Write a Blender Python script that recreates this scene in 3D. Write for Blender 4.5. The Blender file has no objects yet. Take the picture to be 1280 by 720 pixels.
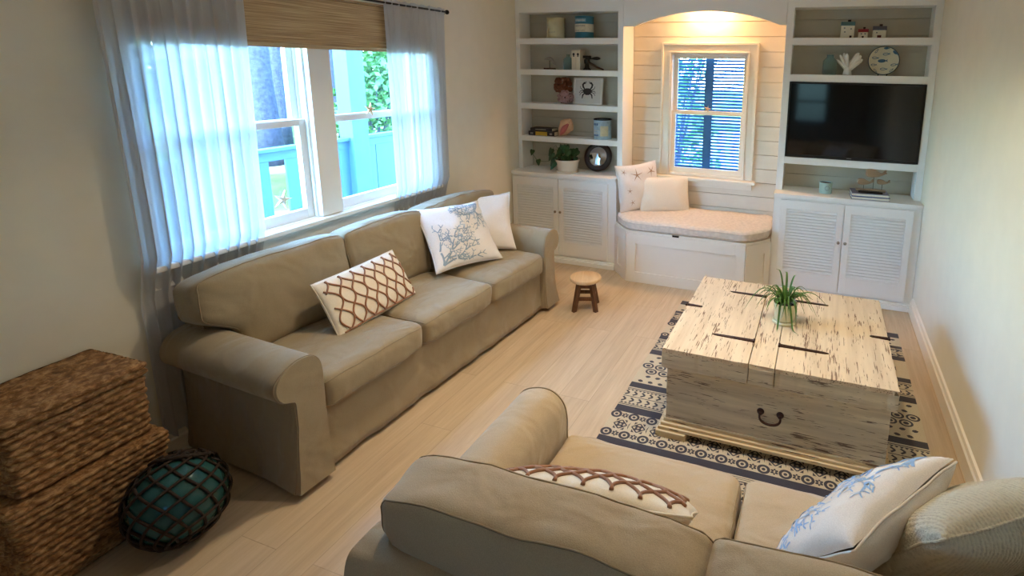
import bpy, bmesh, math, random
from math import sin, cos, pi, sqrt, atan2, radians
from mathutils import Vector, Matrix, noise, Euler

random.seed(7)
SC = bpy.context.scene
COL = SC.collection

# ------------------------------------------------------------------ helpers
def lin(c):
    return tuple(((v/255)/12.92 if v/255 <= .04045 else ((v/255+.055)/1.055)**2.4) for v in c)

def tag(o, label=None, cat=None, group=None, kind=None):
    if label: o['label'] = label
    if cat: o['category'] = cat
    if group: o['group'] = group
    if kind: o['kind'] = kind
    return o

def thing(name, label, cat, loc=(0, 0, 0), rot=(0, 0, 0), group=None):
    o = bpy.data.objects.new(name, None)
    o.empty_display_size = .1
    COL.objects.link(o)
    o.location = loc
    o.rotation_euler = rot
    return tag(o, label, cat, group)

def copy_tree(o, parent=None):
    c = o.copy()
    COL.objects.link(c)
    if parent: c.parent = parent
    for ch in list(o.children):
        copy_tree(ch, c)
    return c

class MB:
    """collects shapes, then links them as ONE mesh object"""
    def __init__(s, o=(0, 0, 0)):
        s.v = []; s.f = []; s.m = []; s.o = o; s.cur = 0
    def mat(s, i): s.cur = i; return s
    def add(s, vs, fs):
        b = len(s.v); o = s.o
        s.v += [(p[0]-o[0], p[1]-o[1], p[2]-o[2]) for p in vs]
        s.f += [tuple(i+b for i in f) for f in fs]
        s.m += [s.cur]*len(fs)
        return s
    def box(s, x0, x1, y0, y1, z0, z1, M=None):
        vs = [(x, y, z) for z in (z0, z1) for y in (y0, y1) for x in (x0, x1)]
        if M: vs = [M @ Vector(v) for v in vs]
        return s.add(vs, [(0, 2, 3, 1), (4, 5, 7, 6), (0, 1, 5, 4), (2, 6, 7, 3), (0, 4, 6, 2), (1, 3, 7, 5)])
    def grid(s, fn, nu, nv, cu=False, cv=False, flip=False):
        vs = [fn(i/(nu if cu else nu-1), j/(nv if cv else nv-1)) for i in range(nu) for j in range(nv)]
        fs = []
        for i in range(nu if cu else nu-1):
            for j in range(nv if cv else nv-1):
                a = i*nv+j; b = ((i+1) % nu)*nv+j; c = ((i+1) % nu)*nv+(j+1) % nv; d = i*nv+(j+1) % nv
                fs.append((a, d, c, b) if flip else (a, b, c, d))
        return s.add(vs, fs)
    def lathe(s, prof, c=(0, 0, 0), n=24, M=None, cap=True):
        vs = []; fs = []
        k = len(prof)
        for i in range(n):
            a = 2*pi*i/n
            for r, z in prof:
                p = Vector((r*cos(a), r*sin(a), z))
                if M: p = M @ p
                vs.append((p[0]+c[0], p[1]+c[1], p[2]+c[2]))
        for i in range(n):
            for j in range(k-1):
                a = i*k+j; b = ((i+1) % n)*k+j
                fs.append((a, b, b+1, a+1))
        if cap and prof[0][0] > 1e-5: fs.append(tuple(i*k for i in reversed(range(n))))
        if cap and prof[-1][0] > 1e-5: fs.append(tuple(i*k+k-1 for i in range(n)))
        return s.add(vs, fs)
    def tube(s, path, r, n=8, closed=False, cap=True):
        P = [Vector(p) for p in path]; N = len(P)
        if N < 2: return s
        vs = []; fs = []; prev = None
        for i, p in enumerate(P):
            if closed: t = P[(i+1) % N]-P[i-1]
            else: t = P[min(i+1, N-1)]-P[max(i-1, 0)]
            if t.length < 1e-9: t = Vector((0, 0, 1))
            t.normalize()
            if prev is None:
                up = Vector((0, 0, 1)) if abs(t.z) < .9 else Vector((1, 0, 0))
                a = t.cross(up).normalized()
            else:
                a = prev-t*prev.dot(t)
                a = a.normalized() if a.length > 1e-6 else t.orthogonal().normalized()
            prev = a; b = t.cross(a)
            rr = r[i] if isinstance(r, (list, tuple)) else r
            for k in range(n):
                th = 2*pi*k/n
                vs.append(p+a*(rr*cos(th))+b*(rr*sin(th)))
        for i in range(N if closed else N-1):
            for k in range(n):
                A = i*n+k; B = i*n+(k+1) % n; i2 = (i+1) % N
                fs.append((A, B, i2*n+(k+1) % n, i2*n+k))
        if cap and not closed:
            fs.append(tuple(reversed(range(n)))); fs.append(tuple((N-1)*n+k for k in range(n)))
        return s.add(vs, fs)
    def prism(s, pts, z0, z1, M=None):
        n = len(pts)
        vs = [Vector((p[0], p[1], z)) for z in (z0, z1) for p in pts]
        if M: vs = [M @ v for v in vs]
        fs = [tuple(reversed(range(n))), tuple(range(n, 2*n))]
        fs += [(i, (i+1) % n, n+(i+1) % n, n+i) for i in range(n)]
        return s.add(vs, fs)
    def ellipsoid(s, c, r, n=16, m=10, M=None):
        def fn(u, v):
            a = 2*pi*u; b = -pi/2+pi*v
            p = Vector((r[0]*cos(a)*cos(b), r[1]*sin(a)*cos(b), r[2]*sin(b)))
            if M: p = M @ p
            return (c[0]+p[0], c[1]+p[1], c[2]+p[2])
        return s.grid(fn, n, m, cu=True)
    def build(s, name, mats, parent=None, smooth=False, bevel=0, seg=2, label=None, sub=0, auto=None):
        me = bpy.data.meshes.new(name)
        me.from_pydata([tuple(v) for v in s.v], [], s.f)
        if not isinstance(mats, (list, tuple)): mats = [mats]
        for m in mats: me.materials.append(m)
        for p, mi in zip(me.polygons, s.m):
            p.material_index = mi
            p.use_smooth = smooth
        bm = bmesh.new(); bm.from_mesh(me)
        bmesh.ops.remove_doubles(bm, verts=bm.verts, dist=1e-6)
        bmesh.ops.recalc_face_normals(bm, faces=bm.faces)
        bm.to_mesh(me); bm.free()
        me.update()
        o = bpy.data.objects.new(name, me)
        COL.objects.link(o)
        if parent: o.parent = parent
        if bevel:
            b = o.modifiers.new('bevel', 'BEVEL'); b.width = bevel; b.segments = seg
            b.limit_method = 'ANGLE'; b.angle_limit = radians(40)
        if sub:
            b = o.modifiers.new('sub', 'SUBSURF'); b.levels = sub; b.render_levels = sub
        if auto:
            for p in me.polygons: p.use_smooth = True
            try: me.set_sharp_from_angle(angle=radians(auto))
            except Exception: pass
        if label: o['label'] = label
        return o

def absorb(part, other):
    """a surface pattern becomes part of the mesh it lies on"""
    a, b = part.data, other.data
    off = len(a.materials)
    for m in b.materials: a.materials.append(m)
    bm = bmesh.new(); bm.from_mesh(a); n0 = len(bm.faces); bm.from_mesh(b); bm.faces.ensure_lookup_table()
    for f in bm.faces[n0:]: f.material_index += off
    bm.to_mesh(a); bm.free(); bpy.data.objects.remove(other); bpy.data.meshes.remove(b)
    return part

def child(t, name): return next(c for c in t.children if c.name.split('.')[0] == name)

def rotz(a, c=(0, 0, 0)): return Matrix.Translation(c) @ Matrix.Rotation(a, 4, 'Z')

# ------------------------------------------------------------------ materials
class NT:
    def __init__(s, name):
        s.m = bpy.data.materials.new(name); s.m.use_nodes = True
        s.t = s.m.node_tree; s.b = s.t.nodes['Principled BSDF']; s.out = s.t.nodes['Material Output']
    def n(s, typ, **kw):
        nd = s.t.nodes.new(typ)
        for k, v in kw.items():
            if k in nd.inputs: nd.inputs[k].default_value = v
            else: setattr(nd, k, v)
        return nd
    def l(s, a, b): s.t.links.new(a, b)
    def coords(s, scale=(1, 1, 1), rot=(0, 0, 0), loc=(0, 0, 0), which='Object'):
        tc = s.n('ShaderNodeTexCoord'); mp = s.n('ShaderNodeMapping')
        mp.inputs['Scale'].default_value = scale; mp.inputs['Rotation'].default_value = rot; mp.inputs['Location'].default_value = loc
        s.l(tc.outputs[which], mp.inputs['Vector']); return mp.outputs['Vector']
    def noise(s, vec, scale=5, detail=4, rough=.5, dist=0):
        n = s.n('ShaderNodeTexNoise'); n.inputs['Scale'].default_value = scale; n.inputs['Detail'].default_value = detail
        n.inputs['Roughness'].default_value = rough; n.inputs['Distortion'].default_value = dist
        if vec is not None: s.l(vec, n.inputs['Vector'])
        return n.outputs['Fac']
    def ramp(s, fac, stops, interp='LINEAR'):
        r = s.n('ShaderNodeValToRGB'); cr = r.color_ramp; cr.interpolation = interp
        while len(cr.elements) > 1: cr.elements.remove(cr.elements[-1])
        cr.elements[0].position = stops[0][0]; cr.elements[0].color = (*stops[0][1], 1)
        for p, c in stops[1:]:
            e = cr.elements.new(p); e.color = (*c, 1)
        s.l(fac, r.inputs['Fac']); return r.outputs['Color']
    def mix(s, fac, a, b, typ='MIX'):
        m = s.n('ShaderNodeMix', data_type='RGBA', blend_type=typ)
        for k, v in ((0, fac), (6, a), (7, b)):
            if isinstance(v, (int, float)): m.inputs[k].default_value = v
            elif isinstance(v, tuple): m.inputs[k].default_value = (*v, 1) if len(v) == 3 else v
            else: s.l(v, m.inputs[k])
        return m.outputs[2]
    def math(s, op, a, b=0.):
        m = s.n('ShaderNodeMath', operation=op)
        for k, v in ((0, a), (1, b)):
            if isinstance(v, (int, float)): m.inputs[k].default_value = v
            else: s.l(v, m.inputs[k])
        return m.outputs[0]
    def bump(s, h, strength=.3, dist=.01):
        b = s.n('ShaderNodeBump'); b.inputs['Strength'].default_value = strength; b.inputs['Distance'].default_value = dist
        s.l(h, b.inputs['Height']); s.l(b.outputs['Normal'], s.b.inputs['Normal'])
    def set(s, color=None, rough=None, metal=None, spec=None, **kw):
        if color is not None:
            if isinstance(color, tuple): s.b.inputs['Base Color'].default_value = (*color, 1)
            else: s.l(color, s.b.inputs['Base Color'])
        if rough is not None: s.b.inputs['Roughness'].default_value = rough
        if metal is not None: s.b.inputs['Metallic'].default_value = metal
        if spec is not None: s.b.inputs['Specular IOR Level'].default_value = spec
        for k, v in kw.items(): s.b.inputs[k].default_value = v
        return s

def simple(name, rgb, rough=.5, metal=0., var=.06, scale=8., bump=0., bscale=60., spec=.4, **kw):
    t = NT(name); c = lin(rgb); v = t.coords()
    f = t.noise(v, scale, 3)
    col = t.ramp(f, [(.3, tuple(max(0, x*(1-var)) for x in c)), (.7, tuple(min(1, x*(1+var)) for x in c))])
    t.set(col, rough, metal, spec, **kw)
    if bump: t.bump(t.noise(v, bscale, 3), bump, .005)
    return t.m

def fabric(name, rgb, weave=420., var=.07, bump=.25, rough=.9, sheen=.3, big=3., crease=0.):
    t = NT(name); c = lin(rgb); v = t.coords()
    f = t.noise(v, big, 5, .6)
    w = t.noise(v, weave, 2, .7)
    base = t.ramp(f, [(.3, tuple(x*(1-var) for x in c)), (.7, tuple(min(1, x*(1+var)) for x in c))])
    col = t.mix(.35, base, t.ramp(w, [(.35, tuple(x*.72 for x in c)), (.65, tuple(min(1, x*1.18) for x in c))]))
    t.set(col, rough, 0, .2)
    t.b.inputs['Sheen Weight'].default_value = sheen
    h = t.math('ADD', t.math('MULTIPLY', w, .25), t.math('MULTIPLY', t.noise(v, 14, 4), 1.))
    if crease:
        fold = t.noise(t.coords((1, 1.6, 1), (.3, .5, .2)), 5., 2, .5, .5)
        h = t.math('ADD', t.math('MULTIPLY', h, .35), t.math('MULTIPLY', fold, crease*.5))
    t.bump(h, bump, .006 if not crease else .02)
    return t.m

M = {}
M['wall'] = simple('wall_paint', (232, 224, 204), .85, var=.02, bump=.05, bscale=180)
M['ceiling'] = simple('ceiling_paint', (240, 236, 226), .9, var=.02)
M['white'] = simple('white_trim_paint', (242, 242, 238), .42, var=.015, scale=3)
M['whitewarm'] = simple('cream_trim_paint', (238, 230, 214), .45, var=.015, scale=3)
M['shiplap'] = simple('shiplap_paint', (226, 216, 198), .55, var=.04, scale=6)
M['shelfback'] = simple('shelf_back_paint', (192, 184, 164), .6, var=.04, scale=6)
M['sofa'] = fabric('taupe_slipcover_linen', (156, 139, 110), crease=6., bump=.4)
M['sofa_pipe'] = fabric('taupe_piping', (146, 128, 100))
M['loveseat'] = fabric('sand_slipcover_linen', (188, 166, 134), crease=6., bump=.4)
M['pillow_white'] = fabric('white_cotton', (236, 228, 220), var=.02, bump=.3, crease=2.)
M['pillow_cream'] = fabric('cream_cotton', (236, 224, 204), var=.02, bump=.2)
M['cord'] = fabric('tan_cord', (158, 112, 84), weave=600, var=.15)
M['coralprint'] = fabric('grey_blue_print', (150, 166, 178), var=.1, bump=.1)
M['starprint'] = fabric('brown_star_print', (176, 140, 110), var=.1, bump=.1)
M['blueprint'] = fabric('pale_blue_print', (150, 186, 226), var=.1, bump=.1)
M['dark'] = simple('dark_void', (22, 20, 19), .8, var=.1)  # near-black fill standing for the shade inside small holes
M['iron'] = simple('dark_iron', (62, 40, 34), .5, .5, var=.25, scale=40, bump=.2)
M['blackmetal'] = simple('black_rod_metal', (30, 26, 24), .4, .6)
M['darkwood'] = None
M['tvframe'] = simple('tv_black_plastic', (14, 14, 15), .35, var=.05)
M['screen'] = simple('tv_screen_glass', (5, 5, 7), .06, var=.05, spec=.4)
M['nickel'] = simple('knob_nickel', (150, 140, 125), .3, .9)
M['glazed_white'] = simple('white_ceramic', (232, 226, 212), .25, var=.03)
M['pot_cream'] = simple('cream_pot_glaze', (214, 208, 170), .3, var=.05)
M['soil'] = simple('potting_soil', (40, 30, 24), .95, var=.3, scale=60, bump=.5)
M['leaf'] = simple('spider_leaf', (74, 112, 44), .5, var=.3, scale=30)
M['leaf_dark'] = simple('pothos_leaf', (38, 74, 34), .35, var=.4, scale=22)
M['vine'] = simple('vine_stem', (96, 110, 60), .6)

def wood(name, c1, c2, rough=.5, axis=1, sc=12, metal=0):
    t = NT(name)
    s = [sc*4, sc*4, sc*4]; s[axis] = sc*.35
    v = t.coords(tuple(s))
    f = t.noise(v, 1., 6, .6, .6)
    t.set(t.ramp(f, [(.3, lin(c1)), (.7, lin(c2))]), rough)
    t.bump(f, .15, .004)
    return t.m
M['darkwood'] = wood('stool_dark_wood', (72, 44, 26), (112, 74, 46), axis=2)
M['stooltop'] = wood('stool_light_wood', (196, 160, 116), (224, 192, 148), axis=1, sc=5)
M['driftwood'] = wood('driftwood', (140, 112, 84), (176, 148, 114), axis=0)

def floor_mat():
    t = NT('light_oak_planks')
    v = t.coords((1, 1, 1), (0, 0, pi/2))
    def brick(c1, c2, mort):
        b = t.n('ShaderNodeTexBrick')
        b.offset = .37; b.inputs['Scale'].default_value = 1.
        b.inputs['Brick Width'].default_value = 1.22; b.inputs['Row Height'].default_value = .178
        b.inputs['Mortar Size'].default_value = .0016; b.inputs['Mortar Smooth'].default_value = .2
        b.inputs['Color1'].default_value = (*c1, 1); b.inputs['Color2'].default_value = (*c2, 1); b.inputs['Mortar'].default_value = (*mort, 1)
        t.l(v, b.inputs['Vector']); return b
    a = brick(lin((190, 165, 133)), lin((211, 188, 156)), lin((142, 118, 94)))
    idn = brick((0, 0, 0), (1, 1, 1), (.5, .5, .5))
    # grain follows the planks; each plank starts elsewhere
    off = t.n('ShaderNodeVectorMath', operation='MULTIPLY_ADD')
    t.l(idn.outputs['Color'], off.inputs[0]); off.inputs[1].default_value = (7.3, 3.1, 1.7)
    v2 = t.coords((14, 1.3, 1)); t.l(v2, off.inputs[2])
    g = t.noise(off.outputs[0], 1.3, 7, .62, .8)
    v3 = t.coords((70, 2.4, 1)); g2 = t.noise(v3, 1., 4, .6)
    col = t.mix(.55, a.outputs['Color'], t.ramp(g, [(.25, lin((166, 141, 113))), (.5, lin((196, 172, 141))), (.75, lin((217, 196, 168)))]))
    col = t.mix(.10, col, t.ramp(g2, [(.35, lin((140, 116, 94))), (.65, lin((226, 208, 184)))]))
    t.set(col, .38, 0, .35)
    t.bump(t.math('ADD', t.math('MULTIPLY', g2, .4), t.math('MULTIPLY', a.outputs['Fac'], -2.)), .12, .002)
    return t.m
M['floor'] = floor_mat()

def chippy(name, base, base2, flake, axis, dens=.5, fine=1.):
    """flaking white paint over dark boards; axis = grain direction"""
    t = NT(name)
    s = [95*fine]*3; s[axis] = 6.5*fine
    v = t.coords(tuple(s)); f = t.noise(v, 1., 4, .55, .3)
    s2 = [30]*3; s2[axis] = 2.2
    f2 = t.noise(t.coords(tuple(s2), loc=(3, 1, 7)), 1., 3, .5)
    f3 = t.noise(t.coords((3, 3, 3)), 1.6, 3, .5)
    thr = t.math('ADD', t.math('MULTIPLY', f2, .42), t.math('MULTIPLY', f3, .25))
    k = t.math('ADD', f, thr)                      # about .5 + .33
    d = .985-.10*(dens-.5)
    mask = t.ramp(k, [(max(0, d-.03), (0, 0, 0)), (min(1, d), (1, 1, 1))])
    s4 = [22]*3; s4[axis] = 1.6
    tone = t.ramp(t.noise(t.coords(tuple(s4), loc=(9, 4, 2)), 1., 4, .6), [(.3, lin(base2)), (.62, lin(base))])
    col = t.mix(mask, tone, lin(flake))
    t.set(col, .72, 0, .25)
    t.bump(t.math('SUBTRACT', 1., mask), .35, .002)
    return t.m
M['chest_top'] = chippy('flaking_cream_paint_top', (226, 206, 176), (208, 186, 156), (136, 112, 94), 1, .6, 1.8)
M['chest_front'] = chippy('flaking_cream_paint_front', (226, 212, 184), (188, 172, 146), (122, 106, 92), 0, .6, 1.7)
M['chest_side'] = chippy('flaking_cream_paint_side', (226, 212, 184), (188, 172, 146), (122, 106, 92), 1, .6, 1.7)
M['chest_base'] = chippy('worn_cream_moulding', (222, 202, 164), (196, 172, 132), (120, 96, 74), 0, .2)
M['rug_cream'] = fabric('rug_cream', (196, 180, 150), weave=300, var=.05, bump=.3)
M['rug_dark'] = fabric('rug_charcoal', (56, 52, 58), weave=300, var=.12, bump=.3)

def seagrass():
    t = NT('braided_seagrass')
    v = t.coords((26, 26, 70)); f = t.noise(v, 1.3, 5, .7, .6)
    f2 = t.noise(t.coords((4, 4, 4)), 2., 3)
    col = t.mix(.35, t.ramp(f, [(.28, lin((50, 34, 22))), (.46, lin((132, 92, 56))), (.66, lin((208, 164, 112)))]), t.ramp(f2, [(.3, lin((92, 66, 42))), (.7, lin((150, 114, 74)))]))
    t.set(col, .75, 0, .25); t.bump(f, .5, .004); return t.m
M['basket'] = seagrass()

def bamboo():
    t = NT('woven_bamboo_shade')
    w = t.n('ShaderNodeTexNoise'); w.inputs['Scale'].default_value = 1.; w.inputs['Detail'].default_value = 4
    t.l(t.coords((8, 3, 260)), w.inputs['Vector'])
    t.set(t.ramp(w.outputs['Fac'], [(.3, lin((146, 114, 74))), (.5, lin((184, 152, 106))), (.72, lin((212, 182, 138)))]), .7)  # glow of daylight through the weave put into lighter tones
    t.bump(w.outputs['Fac'], .4, .003); return t.m
M['bamboo'] = bamboo()

def sheer():
    t = NT('sheer_white_linen')
    t.t.nodes.remove(t.b)
    v = t.coords((1, 1, 1)); f = t.noise(v, 260, 2)
    d = t.n('ShaderNodeBsdfDiffuse'); d.inputs['Color'].default_value = (.86, .85, .83, 1)
    tr = t.n('ShaderNodeBsdfTranslucent'); tr.inputs['Color'].default_value = (.50, .51, .53, 1)
    tp = t.n('ShaderNodeBsdfTransparent')
    m1 = t.n('ShaderNodeMixShader'); m1.inputs[0].default_value = .5
    t.l(d.outputs[0], m1.inputs[1]); t.l(tr.outputs[0], m1.inputs[2])
    m2 = t.n('ShaderNodeMixShader')
    t.l(t.math('ADD', t.math('MULTIPLY', f, .10), .05), m2.inputs[0])
    t.l(m1.outputs[0], m2.inputs[1]); t.l(tp.outputs[0], m2.inputs[2])
    t.l(m2.outputs[0], t.out.inputs['Surface']); return t.m
M['sheer'] = sheer()

def pane(name, tint=(1, 1, 1), gloss=.06):
    t = NT(name); t.t.nodes.remove(t.b)
    tp = t.n('ShaderNodeBsdfTransparent'); tp.inputs['Color'].default_value = (*tint, 1)
    gl = t.n('ShaderNodeBsdfGlossy'); gl.inputs['Roughness'].default_value = .02
    lw = t.n('ShaderNodeLayerWeight'); lw.inputs['Blend'].default_value = .5
    fac = t.math('ADD', t.math('MULTIPLY', t.math('POWER', lw.outputs['Facing'], 5.), .45), .02)
    mx = t.n('ShaderNodeMixShader')
    t.l(fac, mx.inputs[0]); t.l(tp.outputs[0], mx.inputs[1]); t.l(gl.outputs[0], mx.inputs[2])
    t.l(mx.outputs[0], t.out.inputs['Surface']); return t.m
M['dimmed_glass'] = pane('daylight_dimming_glass', (.22, .27, .32))  # tint added only to hold back daylight from the near window
M['pane'] = pane('window_glass', (.97, .99, 1.))

def glassy(name, rgb, rough=.05, trans=.7):
    t = NT(name); c = lin(rgb)
    t.set(c, rough, 0, .6); t.b.inputs['Transmission Weight'].default_value = trans; t.b.inputs['IOR'].default_value = 1.35
    return t.m
M['tealglass'] = glassy('teal_glass', (196, 232, 226), .05, .8)
M['floatglass'] = glassy('dark_sea_glass', (50, 98, 98), .1, .3)
M['net'] = simple('tarred_net_rope', (44, 32, 24), .9, var=.3, scale=60, bump=.4)

# ------------------------------------------------------------------ camera
cam_d = bpy.data.cameras.new('camera'); cam = bpy.data.objects.new('camera', cam_d); COL.objects.link(cam)
R_ = Vector((0.94649768, 0.32230875, 0.01609997)); U_ = Vector((-0.07762525, 0.17896336, 0.98078868)); F_ = Vector((-0.31323547, 0.92956398, -0.1944077))
mw = Matrix(((R_.x, U_.x, -F_.x, 2.66873471), (R_.y, U_.y, -F_.y, -4.37823316), (R_.z, U_.z, -F_.z, 1.76), (0, 0, 0, 1)))
cam.matrix_world = mw
cam_d.sensor_width = 36; cam_d.sensor_fit = 'HORIZONTAL'; cam_d.lens = 675./1280*36
cam_d.shift_x = -158.868/1280; cam_d.shift_y = -141.514/1280
cam_d.clip_start = .05; cam_d.clip_end = 300
SC.camera = cam

# ------------------------------------------------------------------ room shell
W, YB, ZC = 3.41, -6.2, 2.43          # width, near wall, ceiling
def struct(mb, name, m, **kw):
    o = mb.build(name, m, **kw); o['kind'] = 'structure'; return o
struct(MB().box(-.12, W+.12, YB-.1, .42, -.12, 0), 'floor', M['floor'])
struct(MB().box(-.12, W+.12, YB-.1, .42, ZC, ZC+.15), 'ceiling', M['ceiling'])
# left wall with the window opening
WY0, WY1, WY2, WY3, WZ0, WZ1 = -2.92, -2.14, -2.00, -1.22, .90, 1.97
mb = MB()
mb.box(-.14, 0, YB, WY0-.03, 0, ZC).box(-.14, 0, WY3+.03, .42, 0, ZC)
mb.box(-.14, 0, WY0-.03, WY3+.03, 0, WZ0-.03).box(-.14, 0, WY0-.03, WY3+.03, WZ1+.03, ZC)
struct(mb, 'wall_left', M['wall'])
struct(MB().box(W, W+.14, YB, .42, 0, ZC), 'wall_right', M['wall'])
# far wall: solid around the niche window, faced with shiplap boards inside the niche
NX0, NX1, NY = 1.034, 2.354, .27
VX0, VX1, VZ0, VZ1 = 1.385, 2.05, .84, 1.89
mb = MB()
mb.box(0, VX0, NY+.02, .42, 0, ZC).box(VX1, W, NY+.02, .42, 0, ZC)
mb.box(VX0, VX1, NY+.02, .42, 0, VZ0).box(VX0, VX1, NY+.02, .42, VZ1, ZC)
struct(mb, 'wall_far', M['shiplap'])
mb = MB()
z = .02; P = .1225
z0s = 2.026-P*16
while z0s > .42+P: z0s -= P
k = 0
z = z0s
while z < 2.40:
    a, b = max(z+.0022, .42), min(z+P-.0022, 2.40)
    if b > a:
        if b <= VZ0-.0 or a >= VZ1:
            mb.box(NX0, NX1, NY, NY+.02, a, b)
        else:
            mb.box(NX0, VX0, NY, NY+.02, a, b).box(VX1, NX1, NY, NY+.02, a, b)
            if a < VZ0 < b: mb.box(VX0, VX1, NY, NY+.02, a, VZ0)
            if a < VZ1 < b: mb.box(VX0, VX1, NY, NY+.02, VZ1, b)
    z += P
struct(mb, 'trim_1', M['shiplap'], bevel=.001)
# near wall behind the camera, with a window narrowed to let in less light
mb = MB()
mb.box(-.12, 2.15, YB-.12, YB, 0, ZC).box(2.75, W+.12, YB-.12, YB, 0, ZC).box(2.15, 2.75, YB-.12, YB, 0, .8).box(2.15, 2.75, YB-.12, YB, 1.6, ZC)
struct(mb, 'wall_near', M['wall'])
w3 = bpy.data.objects.new('window_3', None); COL.objects.link(w3); w3['kind'] = 'structure'
mb = MB()
for a, b in ((2.15, 2.2), (2.70, 2.75)): mb.box(a, b, YB-.09, YB+.02, .8, 1.6)
for a, b in ((.8, .85), (1.18, 1.22), (1.55, 1.6)): mb.box(2.2, 2.70, YB-.08, YB+.01, a, b)
mb.build('window_frame', M['white'], w3)
MB().box(2.2, 2.70, YB-.06, YB-.055, .85, 1.55).build('pane', M['dimmed_glass'], w3)
# arched header across the niche and its soffit
cx, R0 = 1.72, 1.60
mb = MB()
pts = [(NX0, ZC), (NX0, 2.097), (1.115, 2.097)]
for i in range(25):
    x = 1.128+(2.312-1.128)*i/24
    pts.append((x, 2.210-R0+sqrt(R0*R0-(x-cx)**2)))
pts += [(2.325, 2.097), (NX1, 2.097), (NX1, ZC)]
Mx = Matrix(((1, 0, 0, 0), (0, 0, -1, .035), (0, 1, 0, 0), (0, 0, 0, 1)))
mb.prism(pts, 0, .035, Mx)
struct(mb, 'trim_2', M['white'])
struct(MB().box(NX0, NX1, .035, NY, 2.40, 2.43-.001), 'trim_3', M['whitewarm'])
# baseboards
for nm, x0, x1, y0, y1 in (('baseboard_right', W-.022, W, YB, -.17), ('baseboard_left', 0, .018, YB, -.17)):
    inner = x0 if nm.endswith('right') else x1
    outer = x1 if nm.endswith('right') else x0
    s = -1 if nm.endswith('right') else 1
    prof = [(outer, 0), (outer+s*.022, 0), (outer+s*.022, .085), (outer+s*.014, .092), (outer+s*.010, .112), (outer, .118)]
    My = Matrix(((1, 0, 0, 0), (0, 0, 1, 0), (0, 1, 0, 0), (0, 0, 0, 1)))
    struct(MB().prism(prof, y0, y1, My), nm, M['whitewarm'])

# ------------------------------------------------------------------ window_1 (left, pair of double-hung sashes)
w1 = bpy.data.objects.new('window_1', None); COL.objects.link(w1); w1['kind'] = 'structure'
mb = MB()     # casing, mullion, jambs
mb.box(0, .022, WY0-.07, WY0, WZ0-.02, WZ1+.10).box(0, .022, WY3, WY3+.07, WZ0-.02, WZ1+.10)
mb.box(0, .022, WY0, WY3, WZ1, WZ1+.10)
mb.box(-.13, .022, WY1, WY2, WZ0, WZ1)
mb.box(-.135, 0, WY0-.03, WY0, WZ0-.03, WZ1+.03).box(-.135, 0, WY3, WY3+.03, WZ0-.03, WZ1+.03)
mb.box(-.135, 0, WY0, WY3, WZ1, WZ1+.03).box(-.135, 0, WY0, WY3, WZ0-.03, WZ0)
for a, b in ((WY0, WY1), (WY2, WY3)):      # sash stops
    for y0, y1 in ((a, a+.012), (b-.012, b)):
        mb.box(-.03, -.012, y0, y1, WZ0, WZ1).box(-.075, -.066, y0, y1, WZ0, WZ1)
mb.build('window_frame', M['white'], w1, bevel=.002)
mb = MB().box(-.01, .055, WY0-.075, WY3+.075, WZ0-.03, WZ0-.004)
mb.build('window_sill', M['white'], w1, bevel=.006)
mb = MB().box(0, .018, WY0-.07, WY3+.07, WZ0-.115, WZ0-.03).box(0, .026, WY0-.07, WY3+.07, WZ0-.05, WZ0-.03)
mb.build('apron', M['white'], w1, bevel=.003)
for a, b in ((WY0, WY1), (WY2, WY3)):
    for x, z0, z1, rail in ((-.048, WZ0, 1.455, (.055, .036)), (-.093, 1.42, WZ1, (.036, .05))):
        y0, y1 = a+.004, b-.004; st = .045
        mb = MB().box(x-.016, x+.016, y0, y0+st, z0, z1).box(x-.016, x+.016, y1-st, y1, z0, z1)
        mb.box(x-.016, x+.016, y0+st, y1-st, z0, z0+rail[0]).box(x-.016, x+.016, y0+st, y1-st, z1-rail[1], z1)
        so = mb.build('sash', M['white'], w1, bevel=.003)
        MB().box(x-.003, x+.003, y0+st-.004, y1-st+.004, z0+rail[0]-.004, z1-rail[1]+.004).build('pane', M['pane'], so)
# ------------------------------------------------------------------ window_2 (niche)
w2 = bpy.data.objects.new('window_2', None); COL.objects.link(w2); w2['kind'] = 'structure'
mb = MB(); y = NY
mb.box(VX0-.085, VX0, y-.02, y, VZ0-.02, VZ1+.085).box(VX1, VX1+.085, y-.02, y, VZ0-.02, VZ1+.085).box(VX0, VX1, y-.02, y, VZ1, VZ1+.085)
for q in (.085, .012):      # raised back band and inner bead
    a = .018 if q > .05 else .012
    mb.box(VX0-q, VX0-q+a, y-.032, y-.02, VZ0-.02, VZ1+q).box(VX1+q-a, VX1+q, y-.032, y-.02, VZ0-.02, VZ1+q).box(VX0-q+a, VX1+q-a, y-.032, y-.02, VZ1+q-a, VZ1+q)
mb.box(VX0, VX0+.012, y-.02, y+.14, VZ0, VZ1).box(VX1-.012, VX1, y-.02, y+.14, VZ0, VZ1).box(VX0, VX1, y-.02, y+.14, VZ1-.012, VZ1).box(VX0, VX1, y-.02, y+.14, VZ0-.02, VZ0)
mb.build('window_frame', M['whitewarm'], w2, bevel=.002)
MB().box(VX0-.11, VX1+.115, y-.075, y, VZ0-.052, VZ0-.024).build('window_sill', M['whitewarm'], w2, bevel=.006)
MB().box(VX0-.085, VX1+.085, y-.02, y, VZ0-.108, VZ0-.052).box(VX0-.085, VX1+.085, y-.034, y-.02, VZ0-.072, VZ0-.052).build('apron', M['whitewarm'], w2, bevel=.002)
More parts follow.
